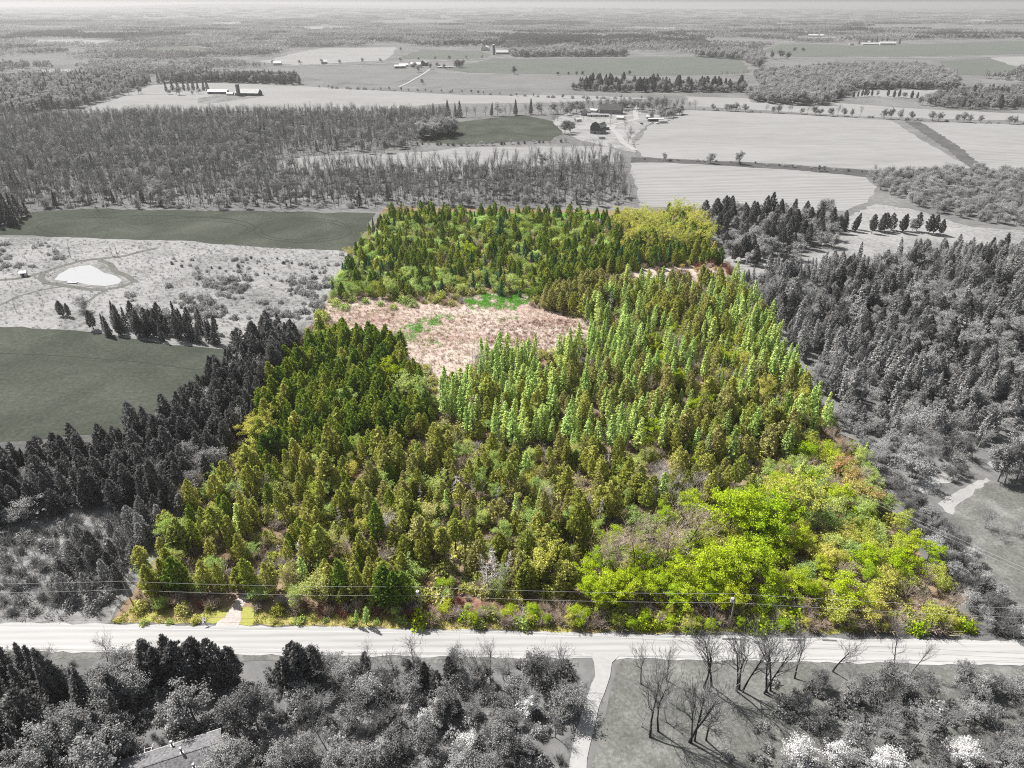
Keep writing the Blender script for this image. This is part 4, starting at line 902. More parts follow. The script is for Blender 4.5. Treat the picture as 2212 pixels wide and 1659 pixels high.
# low undergrowth over the lot and the swamp woods
def cover(name, poly, spacing, kinds, hr, excl, seed, label, world=False):
    rng = np.random.default_rng(seed)
    P = np.array(GP(poly)); lo, hi = P.min(0), P.max(0)
    n = int((hi[0] - lo[0]) * (hi[1] - lo[1]) / spacing ** 2)
    Q = rng.uniform(lo, hi, (n, 2)); k = inpoly(Q + rng.normal(size=Q.shape) * 2.2, P)
    for e in excl: k &= ~inpoly(Q, GP(e))
    for e in KEEPOUT: k &= ~inpoly(Q, e)
    Q = Q[k]; c = rng.integers(0, len(kinds), len(Q))
    for i, (sh, pal) in enumerate(kinds):
        q = Q[c == i]; m = len(q)
        if not m: continue
        s = rng.uniform(*hr, m) / SHAPES[sh][0]
        mass(name, source([p[2] for p in proto(sh, pal)], 'cov_%s_%s_%s' % (name, sh, pal)), np.column_stack([q, np.zeros(m)]), np.column_stack([np.zeros((m, 2)), rng.uniform(0, 6.28, m)]),
             np.column_stack([s, s, s]), rng.integers(0, len(proto(sh, pal)), m), label='%s %s' % (ADJ[pal], label), category='undergrowth')
LOTX = [MARSH, [(1310, 600), (1400, 578), (1560, 572), (1580, 600), (1460, 618)], [(243, 1342), (290, 1312), (900, 1332), (1700, 1358), (2112, 1370), (700, 1354)]]
cover('undergrowth', [(840, 470), (1490, 478), (2090, 1350), (270, 1330)], 2.3, [('brush', 'tan'), ('brush', 'silver'), ('shrub', 'olive'), ('shrub', 'brown'), ('brush', 'tan')], (.9, 3.2), LOTX, 21, 'low growth under the trees of the lot')
cover('undergrowth', [(1600, 610), (2000, 552), (2230, 545), (2230, 960), (1960, 1040), (1880, 950)], 3.6, [('brush', 'gtwig'), ('shrub', 'gmid')], (1, 2.6), [], 22, 'low growth in the swamp wood')
cover('undergrowth', [(-60, 1430), (640, 1450), (1250, 1440), (1215, 1640), (1200, 1800), (-100, 1900)], 2.3, [('brush', 'gtwig'), ('shrub', 'gdark'), ('shrub', 'gmid')], (.8, 2.4), [], 23, 'low growth below the road')
cover('undergrowth', [(1690, 1470), (2260, 1460), (2300, 1800), (1600, 1800)], 2.3, [('brush', 'gbare'), ('shrub', 'gdark'), ('shrub', 'gmid')], (.8, 2.4), [], 24, 'low growth beyond the lawn')
cover('undergrowth', [(0, 300), (560, 300), (590, 365), (1340, 360), (1360, 440), (830, 446), (0, 450)], 7, [('brush', 'gtwig'), ('shrub', 'gmid')], (1, 2.6), [], 25, 'low growth in the leafless woods')
# reed tufts over the marsh, grass tufts on the verge
def tuft(rng, n, h, r, w, flat=.5):
    a = rng.uniform(0, 6.28, n); t = np.abs(rng.normal(size=n)) * flat
    d = np.column_stack([np.cos(a) * np.sin(t), np.sin(a) * np.sin(t), np.cos(t)])
    p = rng.normal(size=(n, 3)) * [r, r, 0]; L = h * rng.uniform(.5, 1.1, n)
    return leaves(p + d * L[:, None] * .5, d, rdir(rng, n), L, np.full(n, w))
LM['reed'] = leaf_mat('reed', [(.42, .32, .28), (.56, .46, .40), (.64, .56, .49), (.52, .47, .34)], .2)
LM['reedred'] = leaf_mat('reedred', [(.26, .155, .13), (.34, .22, .19)], .2)
LM['ograss'] = leaf_mat('ograss', [(.32, .34, .10), (.26, .33, .08)], .3)
LM['mgrass'] = leaf_mat('mgrass', [(.10, .36, .03), (.20, .48, .05)], .3)
LM['vgrass'] = leaf_mat('vgrass', [(.34, .29, .12), (.27, .30, .06), (.42, .34, .20)], .3)
LM['greed'] = leaf_mat('greed', [.24, .32, .40], .2)
def tufts(name, pal, poly, spacing, h, flat, seed, label, excl=(), n=16, w=.12, soft=0.0):
    ms = [mesh_np('tuft_' + pal, *tuft(np.random.default_rng(seed + i), n, h, .28, w, flat), LM[pal]) for i in range(3)]
    rng = np.random.default_rng(seed); P = np.array(GP(poly)); lo, hi = P.min(0), P.max(0)
    Q = rng.uniform(lo, hi, (int((hi[0] - lo[0]) * (hi[1] - lo[1]) / spacing ** 2), 2)); k = inpoly(Q, P)
    for e in excl: k &= ~inpoly(Q, GP(e))
    for e in KEEPOUT: k &= ~inpoly(Q, e)
    Q = Q[k]; m = len(Q); s = rng.uniform(.6, 1.4, m)
    if soft:
        Q = Q + rng.normal(size=(m, 2)) * soft
        nz = np.sin(Q[:, 0] * .9) + np.sin(Q[:, 1] * .6 + Q[:, 0] * .3) + rng.normal(size=m) * .8 > -.5; Q = Q[nz]; s = s[nz]; m = len(Q)
    mass(name, source(ms, 'tuft_%s_%d' % (pal, seed)), np.column_stack([Q, np.full(m, .03)]), np.column_stack([np.zeros((m, 2)), rng.uniform(0, 6.28, m)]), np.column_stack([s, s, s]), rng.integers(0, 3, m), label=label, category='grass')
tufts('reeds', 'reed', MARSH, 1.5, .9, 1.1, 31, 'flattened pale pink reeds over the marsh')
tufts('reeds', 'reedred', [(1040, 690), (1260, 692), (1275, 720), (1245, 752), (1170, 762), (1060, 750)], 1.5, .9, .9, 32, 'reddish reeds at the wet end of the marsh')
tufts('reeds', 'reedred', [(700, 672), (860, 668), (850, 720), (740, 708)], 2.6, .9, .8, 36, 'reddish reeds by the cedar stand')
tufts('reeds', 'reedred', [(880, 690), (1040, 670), (1060, 750), (1000, 800), (940, 800)], 2.6, .9, 1.0, 43, 'scattered reddish reeds in the marsh middle', soft=3)
tufts('grass', 'mgrass', [(1000, 648), (1050, 638), (1135, 634), (1145, 652), (1100, 668), (1020, 664)], 0.5, .7, .8, 33, 'vivid green grass patch in the marsh', soft=1.6)
tufts('grass', 'mgrass', [(860, 722), (890, 700), (960, 682), (975, 686), (930, 704), (900, 728), (870, 740)], 0.55, .6, .8, 34, 'vivid green grass streak in the marsh', soft=2.0)
tufts('grass', 'mgrass', [(925, 735), (948, 728), (950, 745), (935, 752)], .8, .6, .8, 39, 'small vivid green grass spot in the marsh', soft=1.5)
tufts('grass', 'mgrass', [(1075, 686), (1110, 680), (1105, 690), (1080, 694)], .9, .6, .8, 40, 'small vivid green grass spot near the marsh middle', soft=2)
tufts('grass', 'ograss', [(860, 690), (1000, 690), (1010, 770), (980, 830), (930, 790), (870, 745)], 2.6, .6, .8, 41, 'olive grass streaks across the marsh', soft=3)
tufts('grass', 'ograss', [(700, 672), (740, 655), (900, 664), (880, 680), (760, 690)], 2.2, .6, .8, 42, 'olive grass along the marsh rim', soft=3)
tufts('grass', 'vgrass', [(243, 1342), (290, 1312), (420, 1326), (466, 1320), (640, 1322), (900, 1332), (1240, 1346), (1700, 1358), (2090, 1352), (2112, 1368), (1300, 1365), (700, 1352)], .8, .45, .7, 35, 'dry yellow grass on the road verge')
tufts('grass', 'greed', [(-30, 1150), (180, 1110), (390, 1100), (238, 1340), (-30, 1340)], 1.3, .9, .8, 37, 'pale dead grass in the swamp beside the road')
tufts('grass', 'greed', [(-20, 515), (420, 523), (768, 545), (690, 695), (490, 750), (-20, 700)], 3.0, .9, .9, 38, 'pale dead grass in the pond meadow', excl=[[(104, 606), (120, 588), (160, 572), (232, 570), (283, 606), (228, 626), (140, 620)]])

# distant canopy
def patch(seed, n=110, size=130):
    rng = np.random.default_rng(seed); C, D, Nn, S = [], [], [], []
    for i in range(n):
        x, y = rng.uniform(-size / 2, size / 2, 2); h = rng.uniform(9, 17); r = rng.uniform(3, 5.5); m = 34
        d = rdir(rng, m); d[:, 2] = np.abs(d[:, 2]) * 1.0
        c = np.array([x, y, h * .45]) + d * [r, r, h * .55] * rng.uniform(.7, 1.05, (m, 1))
        C.append(c); D.append(rdir(rng, m)); Nn.append(d + rdir(rng, m) * .5); S.append(rng.uniform(1.6, 3.0, m))
    S = np.concatenate(S)
    return leaves(np.concatenate(C), np.concatenate(D), np.concatenate(Nn), S, S * .8)
LM['far'] = leaf_mat('far_canopy', [.13, .2, .27, .3, .36], .3, .3)
LM['fardark'] = leaf_mat('far_dark', [.045, .07, .10], .25, .3)
pm = [mesh_np('far_patch', *patch(70 + i), LM['far']) for i in range(4)] + [mesh_np('far_patch_dark', *patch(80 + i, 80), LM['fardark']) for i in range(2)]
rng = np.random.default_rng(5)
Q = []
for r0, r1, s in ((1250, 4200, 112), (4200, 8000, 150), (8000, 15000, 260)):
    n = int(.5 * 1.42 * (r1 ** 2 - r0 ** 2) / s ** 2)
    r = np.sqrt(rng.uniform(r0 ** 2, r1 ** 2, n)); a = rng.uniform(-.71, .71, n)
    Q.append(np.column_stack([r * np.sin(a), r * np.cos(a)]))
Q = np.concatenate(Q)
k = np.ones(len(Q), bool)
for nm, poly, m in FIELDS:
    P = np.array(GP(poly)); c = P.mean(0); P2 = c + (P - c) * 1.0
    g = 45.0
    for dx, dy in ((0, 0), (g, 0), (-g, 0), (0, 60), (0, -60), (g, g), (-g, g), (g, -g), (-g, -g)): k &= ~inpoly(Q + [dx, dy], P2)
px, py = PX(Q[:, 0], Q[:, 1], 0)
# open land nearer than the far woods: farms, roads and their fields keep clear
OPEN = [[(300, 260), (150, 250), (330, 172), (640, 150), (560, 140), (690, 100), (1060, 100), (1110, 110), (1360, 104), (1500, 122), (1620, 112), (1620, 200), (1300, 210), (1300, 260)],
        [(1640, 112), (1700, 92), (2230, 84), (2230, 270), (1460, 260), (1460, 205), (1620, 205)], [(-60, 240), (-60, 175), (300, 160), (420, 165), (420, 240)]]
for poly in OPEN: k &= ~inpoly(np.column_stack([px, py]), poly)
Q = Q[k]; n = len(Q)
fld = np.sin(Q[:, 0] / 310 + 1) + np.sin(Q[:, 1] / 420) + np.sin((Q[:, 0] - Q[:, 1]) / 530)
idx = np.where(fld + rng.normal(size=n) * .9 > 1.25, rng.integers(4, 6, n), rng.integers(0, 4, n))
s = rng.uniform(.85, 1.25, n)
mass('far_woods', source(pm, 'src_far'), np.column_stack([Q, terrain(Q[:, 0], Q[:, 1]) - .5]), np.column_stack([np.zeros((n, 2)), rng.uniform(0, 6.28, n)]), np.column_stack([s, s, s * .95]), idx,
     label='hazy far-off woods reaching to the horizon', category='woods')

# ------------------------------------------------------------------ buildings
M_white = flat_mat('white_paint', .40, .6, .06, .4); M_wroof = flat_mat('white_metal_roof', .46, .45, .05, .3)
M_board = flat_mat('dark_boards', .085, .9, .25, .8); M_stone = flat_mat('pale_stone', .32, .9, .2, .6)
M_groof = flat_mat('grey_metal_roof', .3, .5, .12, .25); M_droof = flat_mat('dark_shingle', .075, .9, .2, .6)
M_dark = flat_mat('dark_opening', .02); M_conc = flat_mat('silo_concrete', .15, .9, .3, .5); M_gwall = flat_mat('grey_wall', .19, .9, .2, .5)
def bm_obj(name, bm, mat, parent=None, **p):
    me = bpy.data.meshes.new(name); bmesh.ops.recalc_face_normals(bm, faces=bm.faces); bm.to_mesh(me); bm.free(); me.materials.append(mat)
    return obj(name, me, parent, **p)
def prism_x(bm, prof, x0, x1):
    a = [bm.verts.new((x0, y, z)) for y, z in prof]; b = [bm.verts.new((x1, y, z)) for y, z in prof]
    bm.faces.new(a); bm.faces.new(b[::-1])
    for i in range(len(prof)): j = (i + 1) % len(prof); bm.faces.new((a[i], b[i], b[j], a[j]))
def box(bm, x0, x1, y0, y1, z0, z1): prism_x(bm, [(y0, z0), (y1, z0), (y1, z1), (y0, z1)], x0, x1)
def building(name, px, py, L, Wd, H, rise, rz, wall, roof, label, cat, gambrel=False, base=None, ends=((0, 0, 2.4, 3.0),), sides=(), cupola=0):
    """ridge along local x; ends/sides: openings (position along the wall, sill, width, height)"""
    x, y = G(px, py)
    t = empty(name, (x, y, 0), rz, label=label, category=cat)
    b0 = base or 0.0; w = Wd / 2
    top = [(w, H), (w * .62, H + rise * .68), (0, H + rise), (-w * .62, H + rise * .68), (-w, H)] if gambrel else [(w, H), (0, H + rise), (-w, H)]
    bm = bmesh.new(); prism_x(bm, [(-w, b0 if base else -.3), (w, b0 if base else -.3)] + top, -L / 2, L / 2); bm_obj('wall', bm, wall, t)
    if base:
        bm = bmesh.new(); box(bm, -L / 2 - .06, L / 2 + .06, -w - .06, w + .06, -.3, b0 - .002); bm_obj('foundation_wall', bm, M_stone, t)
    ov, th = .45, .16
    side = top[:len(top) // 2 + 1]
    for s in (1, -1):
        prof = [(s * q, z) for q, z in side]
        prof[0] = (prof[0][0] + s * ov, prof[0][1] - ov * (side[1][1] - side[0][1]) / (side[0][0] - side[1][0]))
        bm = bmesh.new(); prism_x(bm, [(q, z + .01) for q, z in prof] + [(q, z + th) for q, z in prof[::-1]], -L / 2 - .4, L / 2 + .4)
        bm_obj('roof', bm, roof, t)
    for s in (-1, 1):
        for (c, z, ww, hh) in ends:
            bm = bmesh.new(); box(bm, s * (L / 2 + .03) - .06, s * (L / 2 + .03) + .06, c - ww / 2, c + ww / 2, z + .02, z + hh); bm_obj('door' if hh > 2 else 'window', bm, M_dark, t)
        for (c, z, ww, hh) in sides:
            bm = bmesh.new(); box(bm, c - ww / 2, c + ww / 2, s * (w + .03) - .06, s * (w + .03) + .06, z + .02, z + hh); bm_obj('door' if hh > 2 else 'window', bm, M_dark, t)
    return t
def silo(px, py, d, H, label, cap=False):
    x, y = G(px, py); t = empty('silo', (x, y, 0), 0, label=label, category='silo')
    bm = bmesh.new(); bmesh.ops.create_cone(bm, segments=20, radius1=d / 2, radius2=d / 2, depth=H, cap_ends=True, matrix=Matrix.Translation((0, 0, H / 2 - .2))); bm_obj('shell', bm, M_conc, t)
    for k in range(int(H / 1.6)):
        bm = bmesh.new(); bmesh.ops.create_cone(bm, segments=20, radius1=d / 2 + .06, radius2=d / 2 + .06, depth=.14, cap_ends=True, matrix=Matrix.Translation((0, 0, .8 + k * 1.6))); bm_obj('hoop', bm, M_gwall, t)
    bm = bmesh.new()
    if cap: bmesh.ops.create_uvsphere(bm, u_segments=20, v_segments=10, radius=d / 2 + .1, matrix=Matrix.Translation((0, 0, H - .3)) @ Matrix.Diagonal((1, 1, .6, 1)))
    else: bmesh.ops.create_cone(bm, segments=20, radius1=d / 2 + .15, radius2=d / 2 + .15, depth=.7, cap_ends=True, matrix=Matrix.Translation((0, 0, H - .1)))
    bm_obj('cap', bm, M_wroof if cap else M_conc, t)
    bm = bmesh.new(); box(bm, -.5, .5, -d / 2 - .7, -d / 2 + .1, 0, H * .95); bm_obj('chute', bm, M_gwall, t)
brn = building('barn', 1292, 287, 17, 11.5, 7.0, 5.2, math.radians(62), M_board, flat_mat('patched_roof', .42, .6, .3, .35, c2=.2), 'gambrel-roofed dark board barn on a pale stone base with patched light roof', 'barn', True, 3.0,
         ends=((0, 0, 1.6, 2.6), (-3.4, 1.2, 1.1, .9), (3.4, 1.2, 1.1, .9)), sides=((-4, 0, 2, 2.4), (4, 1.2, 1, .9)))
for c in (-4.5, -1.5, 1.5, 4.5):
    bm = bmesh.new(); box(bm, c - .7, c + .7, -4.9, -4.6, 9.3, 10.4); bm_obj('roof_patch', bm, M_board, brn)
building('barn', 1320, 245, 27, 14, 5, 6, math.radians(-18), M_gwall, M_droof, 'big barn with a black shingle roof behind the gambrel barn', 'barn')
building('farmhouse', 1266, 249, 14, 9, 5, 3.6, math.radians(70), M_stone, M_groof, 'pale farmhouse with steep grey roof beside the black-roofed barn', 'house', ends=((-2.4, 1, 1, 1.4), (2.4, 1, 1, 1.4), (0, 0, 1.1, 2.1)), sides=((-4, 1, 1, 1.4), (0, 1, 1, 1.4), (4, 1, 1, 1.4)))
building('shed', 1292, 252, 26, 4, 2.6, .8, math.radians(-6), M_white, M_groof, 'long low whitewashed shed below the black-roofed barn', 'shed', ends=(), sides=((-8, 0, 1.2, 2.1), (-2, 1, 1, .9), (4, 1, 1, .9), (9, 0, 1.2, 2.1)))
building('shed', 1416, 262, 18, 4.5, 3, .7, math.radians(4), M_board, M_wroof, 'open dark shed with bright flat roof at the farmyard edge', 'shed', sides=((-4, 0, 4, 2.3), (4, 0, 4, 2.3)))
building('shed', 1310, 280, 5, 4, 3, 1.2, math.radians(20), M_gwall, M_wroof, 'small lean-to shed against the gambrel barn', 'shed')
for a, b_, l, w_, rz, lb in ((1248, 262, 7, 5, 30, 'small pale shed beside the pale farmhouse'), (1340, 258, 8, 6, -20, 'small pale garage beside the farm lane'), (1402, 256, 9, 6, 10, 'small pale cabin under the orchard row'), (1300, 300, 6, 3, 5, 'pale feed trailer below the gambrel barn'), (1236, 276, 6, 4, 60, 'small pale hutch before the round dark tree'), (1282, 242, 11, 8, -30, 'pale cottage behind the long low shed'), (1432, 266, 10, 3, 8, 'long pale trailer at the field edge')):
    building('outbuilding', a, b_, l, w_, 2.6, 1.3, math.radians(rz), M_white, M_wroof, lb, 'shed', ends=((0, 0, 1.2, 2.1),))
building('cow_shed', 472, 203, 30, 9, 4, 2.4, math.radians(-3), M_gwall, M_wroof, 'long grey shed with white roof beside the windbreak', 'shed', sides=((-10, 0, 3.2, 3), (8, 1, 1.4, 1.2), (12, 0, 2, 2.4)))
building('barn', 538, 206, 36, 15, 4, 5, math.radians(-8), M_board, flat_mat('weathered_roof', .34, .7, .1, .2), 'low dark barn with broad grey roof behind the concrete silo', 'barn', ends=((0, 0, 3, 3),), sides=((-10, 0, 3, 2.6), (0, 0, 3, 2.6), (10, 0, 3, 2.6)))
building('milk_house', 498, 206, 10, 5, 3, 1.4, math.radians(-5), M_white, M_groof, 'small white milk house beside the concrete silo', 'shed')
silo(516, 207.5, 5.6, 16, 'weathered open concrete silo in front of the low dark barn')
building('machine_shed', 864, 147.4, 24, 14, 4.5, 2.5, math.radians(12), M_gwall, M_wroof, 'white-roofed machine shed at the end of the white farm', 'shed', sides=((-6, 0, 5, 3.6), (5, 0, 5, 3.6)))
building('machine_shed', 872, 144.5, 20, 12, 4.5, 2.5, math.radians(12), M_white, M_wroof, 'white-walled machine shed behind the end shed of the white farm', 'shed')
building('barn', 899, 145, 22, 14, 6, 3.5, math.radians(-8), M_white, M_wroof, 'white barn with two big doors on the white farm', 'barn', sides=((-5, 0, 4, 4), (5, 0, 4, 4)))
building('barn', 917, 142, 20, 12, 7, 5, math.radians(75), M_board, M_wroof, 'dark board barn with white roof on the white farm', 'barn')
building('farmhouse', 990, 143.5, 11, 10, 6, 4, math.radians(90), M_white, M_wroof, 'white gabled farmhouse under dark trees', 'house', ends=((-2.5, 1, 1, 1.5), (2.5, 1, 1, 1.5), (0, 3.8, 1, 1.5)), sides=((-3, 1, 1, 1.5), (3, 1, 1, 1.5)))
building('shed', 962, 147.2, 34, 7, 3, 1.2, math.radians(2), M_white, M_groof, 'long low white shed beside the white gabled farmhouse', 'shed', sides=((-10, 0, 2.5, 2.4), (0, 0, 2.5, 2.4), (10, 0, 2.5, 2.4)))
silo(1067, 119, 7, 25, 'tall capped silo beside the far road', True)
building('barn', 1087, 117, 40, 15, 5, 5, math.radians(3), M_board, M_wroof, 'dark barn with bright white roof beside the tall capped silo', 'barn', sides=((-12, 0, 3, 3), (0, 0, 3, 3), (12, 0, 3, 3)))
building('quonset', 1049, 109.5, 26, 22, 7, 6, math.radians(80), M_white, M_wroof, 'white round-roofed storage barn behind the tall capped silo', 'barn', True)
building('poultry_barn', 1916, 97.5, 52, 16, 6, 5, math.radians(-4), M_white, M_wroof, 'bulky white barn at the end of the far white barns', 'barn')
building('poultry_barn', 1884, 97.2, 70, 12, 4, 3.5, math.radians(-2), M_white, M_wroof, 'long low white barn in the far white barns', 'barn')
building('poultry_barn', 1873, 93.5, 44, 12, 4, 3.5, math.radians(52), M_white, M_wroof, 'slanting white barn behind the far white barns', 'barn')
building('house', 1838, 97.5, 16, 10, 5, 3.5, math.radians(20), M_white, M_groof, 'white house among firs beside the far white barns', 'house')
for i, (a, b_, l, what) in enumerate(((1762, 79, 60, 'white barn beside the far dark belt'), (1868, 56, 60, 'white barn below the hazy hill'), (2094, 59, 40, 'white barn in the hazy pale field'), (600, 141, 18, 'small white house by the wooded valley'), (700, 138, 14, 'tiny white shed by the stubble hill'))):
    building('far_barn' if l > 20 else 'cottage', a, b_, l, 14, 5, 4, math.radians(10 * i - 20), M_white, M_wroof, what, 'barn' if l > 20 else 'house')
far_road = GP([(600, 143), (820, 138), (1011, 129), (1090, 124.5), (1300, 121.5), (1475, 120.5), (1608, 125), (1800, 126.5), (1948, 126), (2260, 121.5)])
strip('far_road', far_road, 9, .5, M_pale)
strip('lane', GP([(180, 222), (255, 207), (330, 203.5), (440, 204.5), (480, 206)]), 5, .3, M_pale)
strip('lane', GP([(930, 149), (915, 160), (880, 180), (862, 188)]), 5, .45, M_pale)
strip('lane', GP([(1372, 325), (1345, 308), (1335, 290), (1320, 280), (1330, 268), (1375, 258), (1372, 240), (1380, 228)]), 6, .18, M_pale)
def car(px, py, rz, mat, label):
    x, y = G(px, py); t = empty('parked_car', (x, y, .2), rz, label=label, category='car')
    bm = bmesh.new(); prism_x(bm, [(-2.2, .35), (2.2, .35), (2.2, .85), (1.2, .95), (.6, 1.45), (-1.3, 1.45), (-2.0, .95), (-2.2, .9)], -.88, .88); bm_obj('body', bm, mat, t)
    for sx in (-.9, .9):
        for sy in (-1.4, 1.4):
            bm = bmesh.new(); bmesh.ops.create_cone(bm, segments=12, radius1=.34, radius2=.34, depth=.24, cap_ends=True, matrix=Matrix.Translation((sx, sy, .34)) @ Matrix.Rotation(math.pi / 2, 4, 'Y')); bm_obj('wheel', bm, M_dark, t)
    bm = bmesh.new(); prism_x(bm, [(.72, 1.0), (1.12, .98), (.62, 1.4), (-1.2, 1.4), (-1.75, 1.0)], -.90, .90); bm_obj('glass', bm, M_dark, t)
car(1386, 268.5, .4, M_dark, 'dark car parked in the farmyard'); car(1408, 267, 1.5, M_white, 'white car parked before the open shed'); car(2056, 123.6, 1.6, M_white, 'white car on the far road'); car(1420, 268, 1.6, M_white, 'second white car before the open shed')
# pond hut and dock, brush heap
building('pond_hut', 53, 597, 2.6, 2.2, 2.2, .6, math.radians(15), M_white, M_wroof, 'small white hut with dark doorway beside the mown pond path', 'hut', ends=(), sides=((0, 0, .8, 1.9),))
x, y = G(156, 611.5); t = empty('pond_dock', (x, y, 0), math.radians(-8), label='small white dock at the pond shore', category='dock')
for k in range(9):
    bm = bmesh.new(); box(bm, -2.6 + k * .58, -2.6 + k * .58 + .54, -.8, .8, .42, .5); bm_obj('plank', bm, M_white, t)
for sx in (-2.3, 2.3):
    for sy in (-.7, .7):
        bm = bmesh.new(); box(bm, sx - .08, sx + .08, sy - .08, sy + .08, -.3, .418); bm_obj('post', bm, M_gwall, t)
def log(a, b, r, mat, label, z0=.25, z1=.25):
    p, q = Vector((*G(*a), z0)), Vector((*G(*b), z1))
    V, F = [], []; n = 7; d = (q - p); L = d.length; d = d.normalized(); u = d.cross(Vector((0, 0, 1))).normalized(); w = d.cross(u); rr = random.Random(int(a[0]))
    m = 5; r = r * 1.35
    for i in range(m + 1):
        c = p + (q - p) * (i / m) + u * rr.uniform(-.06, .06) + w * rr.uniform(-.05, .05) - p; rad = r * (1 - .35 * i / m) * rr.uniform(.92, 1.08)
        for k in range(n): t = 2 * math.pi * k / n; V.append(c + u * rad * math.cos(t) + w * rad * math.sin(t))
    F = [(i * n + k, i * n + (k + 1) % n, (i + 1) * n + (k + 1) % n, (i + 1) * n + k) for i in range(m) for k in range(n)] + [tuple(range(n))[::-1], tuple(range(m * n, m * n + n))]
    me = bpy.data.meshes.new('fallen_log'); me.from_pydata([tuple(v) for v in V], [], F); me.materials.append(mat)
    obj('fallen_log', me, loc=p, label=label, category='log')
M_log = flat_mat('log_bark', (.26, .21, .17), .9, .25, 2); M_logp = flat_mat('log_pale', (.42, .34, .28), .9, .15, 2)
log((1035, 1252), (958, 1247.5), .26, M_log, 'long grey log lying level behind the leafy bush in the clearing', .5)
log((1036, 1258), (968, 1280), .24, M_log, 'long brown log fanning toward the leafy bush in the clearing', .8, .3)
log((1041, 1259), (994, 1289), .22, M_log, 'middle log of the fan below the grey thicket', .8, .3)
log((1042, 1262), (1017, 1284), .18, M_logp, 'short pale log at the end of the fan below the grey thicket', .8, .3)
log((942, 1266), (926, 1287), .24, M_logp, 'thick pale cut log beside the transformer pole', .4)
log((950, 1270), (936, 1281), .16, M_logp, 'thin pale cut log between two others by the transformer pole', .3)
log((947, 1276), (944, 1292), .24, M_logp, 'upright-lying pale cut log in the red brush', .3)
log((995, 1212), (966, 1198), .2, M_logp, 'pale log on the litter between the long-stemmed cedars', .3)

# house below the road
A, B = Vector((*G(290, 1634.5, 3.0), 3.0)), Vector((*G(477.6, 1574, 3.0), 3.0))
C_, D_ = Vector((*G(319, 1652, 4.3), 4.3)), Vector((*G(479, 1602, 4.3), 4.3))
ex = (A - B).normalized(); ey = Vector((-ex.y, ex.x, 0)); ey = ey if ey.y < 0 else -ey
wdt = abs((D_ - B).dot(ey)); LEN = 22.0
hs_root = empty('house', (B.x, B.y, 0), math.atan2(ex.y, ex.x), label='low house with speckled grey shingle roof among the leafy trees', category='house')
sg = 1 if (Matrix.Rotation(math.atan2(ex.y, ex.x), 3, 'Z') @ Vector((0, 1, 0))).dot(ey) > 0 else -1
M_shing, N, L = mat_new('roof_shingles')
tc = N.new('ShaderNodeTexCoord'); br = N.new('ShaderNodeTexBrick'); br.inputs['Scale'].default_value = 1.0; br.inputs['Brick Width'].default_value = .32; br.inputs['Row Height'].default_value = .16
br.inputs['Mortar Size'].default_value = .006; br.inputs['Color1'].default_value = (.10, .10, .105, 1); br.inputs['Color2'].default_value = (.16, .16, .165, 1); br.inputs['Mortar'].default_value = (.1, .1, .1, 1)
no = N.new('ShaderNodeTexNoise'); no.inputs['Scale'].default_value = 2.2; no.inputs['Detail'].default_value = 6; r = ramp(N, [(.75,) * 3, (1.25,) * 3], [.35, .65])
mu = N.new('ShaderNodeMix'); mu.data_type = 'RGBA'; mu.blend_type = 'MULTIPLY'; mu.inputs[0].default_value = 1
bs = N.new('ShaderNodeBsdfDiffuse'); o = N.new('ShaderNodeOutputMaterial')
L.new(tc.outputs['Object'], br.inputs['Vector']); L.new(tc.outputs['Object'], no.inputs['Vector']); L.new(no.outputs[0], r.inputs[0]); L.new(br.outputs[0], mu.inputs[6]); L.new(r.outputs[0], mu.inputs[7]); L.new(mu.outputs[2], bs.inputs[0]); L.new(bs.outputs[0], o.inputs[0])
bm = bmesh.new(); prism_x(bm, [(sg * .5, -.3), (sg * (2 * wdt - .5), -.3), (sg * (2 * wdt - .5), 2.95), (sg * wdt, 4.15), (sg * .5, 2.95)], .5, LEN - .5); bm_obj('wall', bm, M_gwall, hs_root)
for nm, y0, y1 in (('roof_slope', 0, wdt), ('roof_slope', 2 * wdt, wdt)):
    bm = bmesh.new(); prism_x(bm, [(sg * y0, 2.98), (sg * y1, 4.28), (sg * y1, 4.40), (sg * y0, 3.10)], 0, LEN)
    rf = bm_obj(nm, bm, M_shing, hs_root)
    bm = bmesh.new(); e = -1 if y0 < y1 else 1
    box(bm, -.05, LEN + .05, sg * y0 + sg * e * .02 - .06, sg * y0 + sg * e * .02 + .06, 2.90, 3.13); bm_obj('gutter', bm, M_groof, rf)
bm = bmesh.new(); box(bm, 0, LEN, sg * wdt - .12, sg * wdt + .12, 4.395, 4.44); bm_obj('ridge_cap', bm, M_shing, hs_root)
def roof_z(f): return 3.10 + 1.3 * f
for (lx, f, hh) in ((8.2, .12, 1.0), (6.4, .9, 1.2), (4.6, 1.7, .8)):
    v = empty('roof_vent'); v.parent = hs_root; v.location = (lx, sg * wdt * f, roof_z(f if f <= 1 else 2 - f))
    bm = bmesh.new(); bmesh.ops.create_cone(bm, segments=12, radius1=.16, radius2=.14, depth=hh, cap_ends=True, matrix=Matrix.Translation((0, 0, hh / 2 - .05))); bm_obj('pipe', bm, M_gwall, v)
    bm = bmesh.new(); bmesh.ops.create_cone(bm, segments=12, radius1=.28, radius2=.2, depth=.25, cap_ends=True, matrix=Matrix.Translation((0, 0, hh + .1))); bm_obj('cap', bm, M_wroof, v)
    bm = bmesh.new(); box(bm, -.32, .32, -.32, .32, -.12, .06); bm_obj('flashing', bm, M_wroof, v)
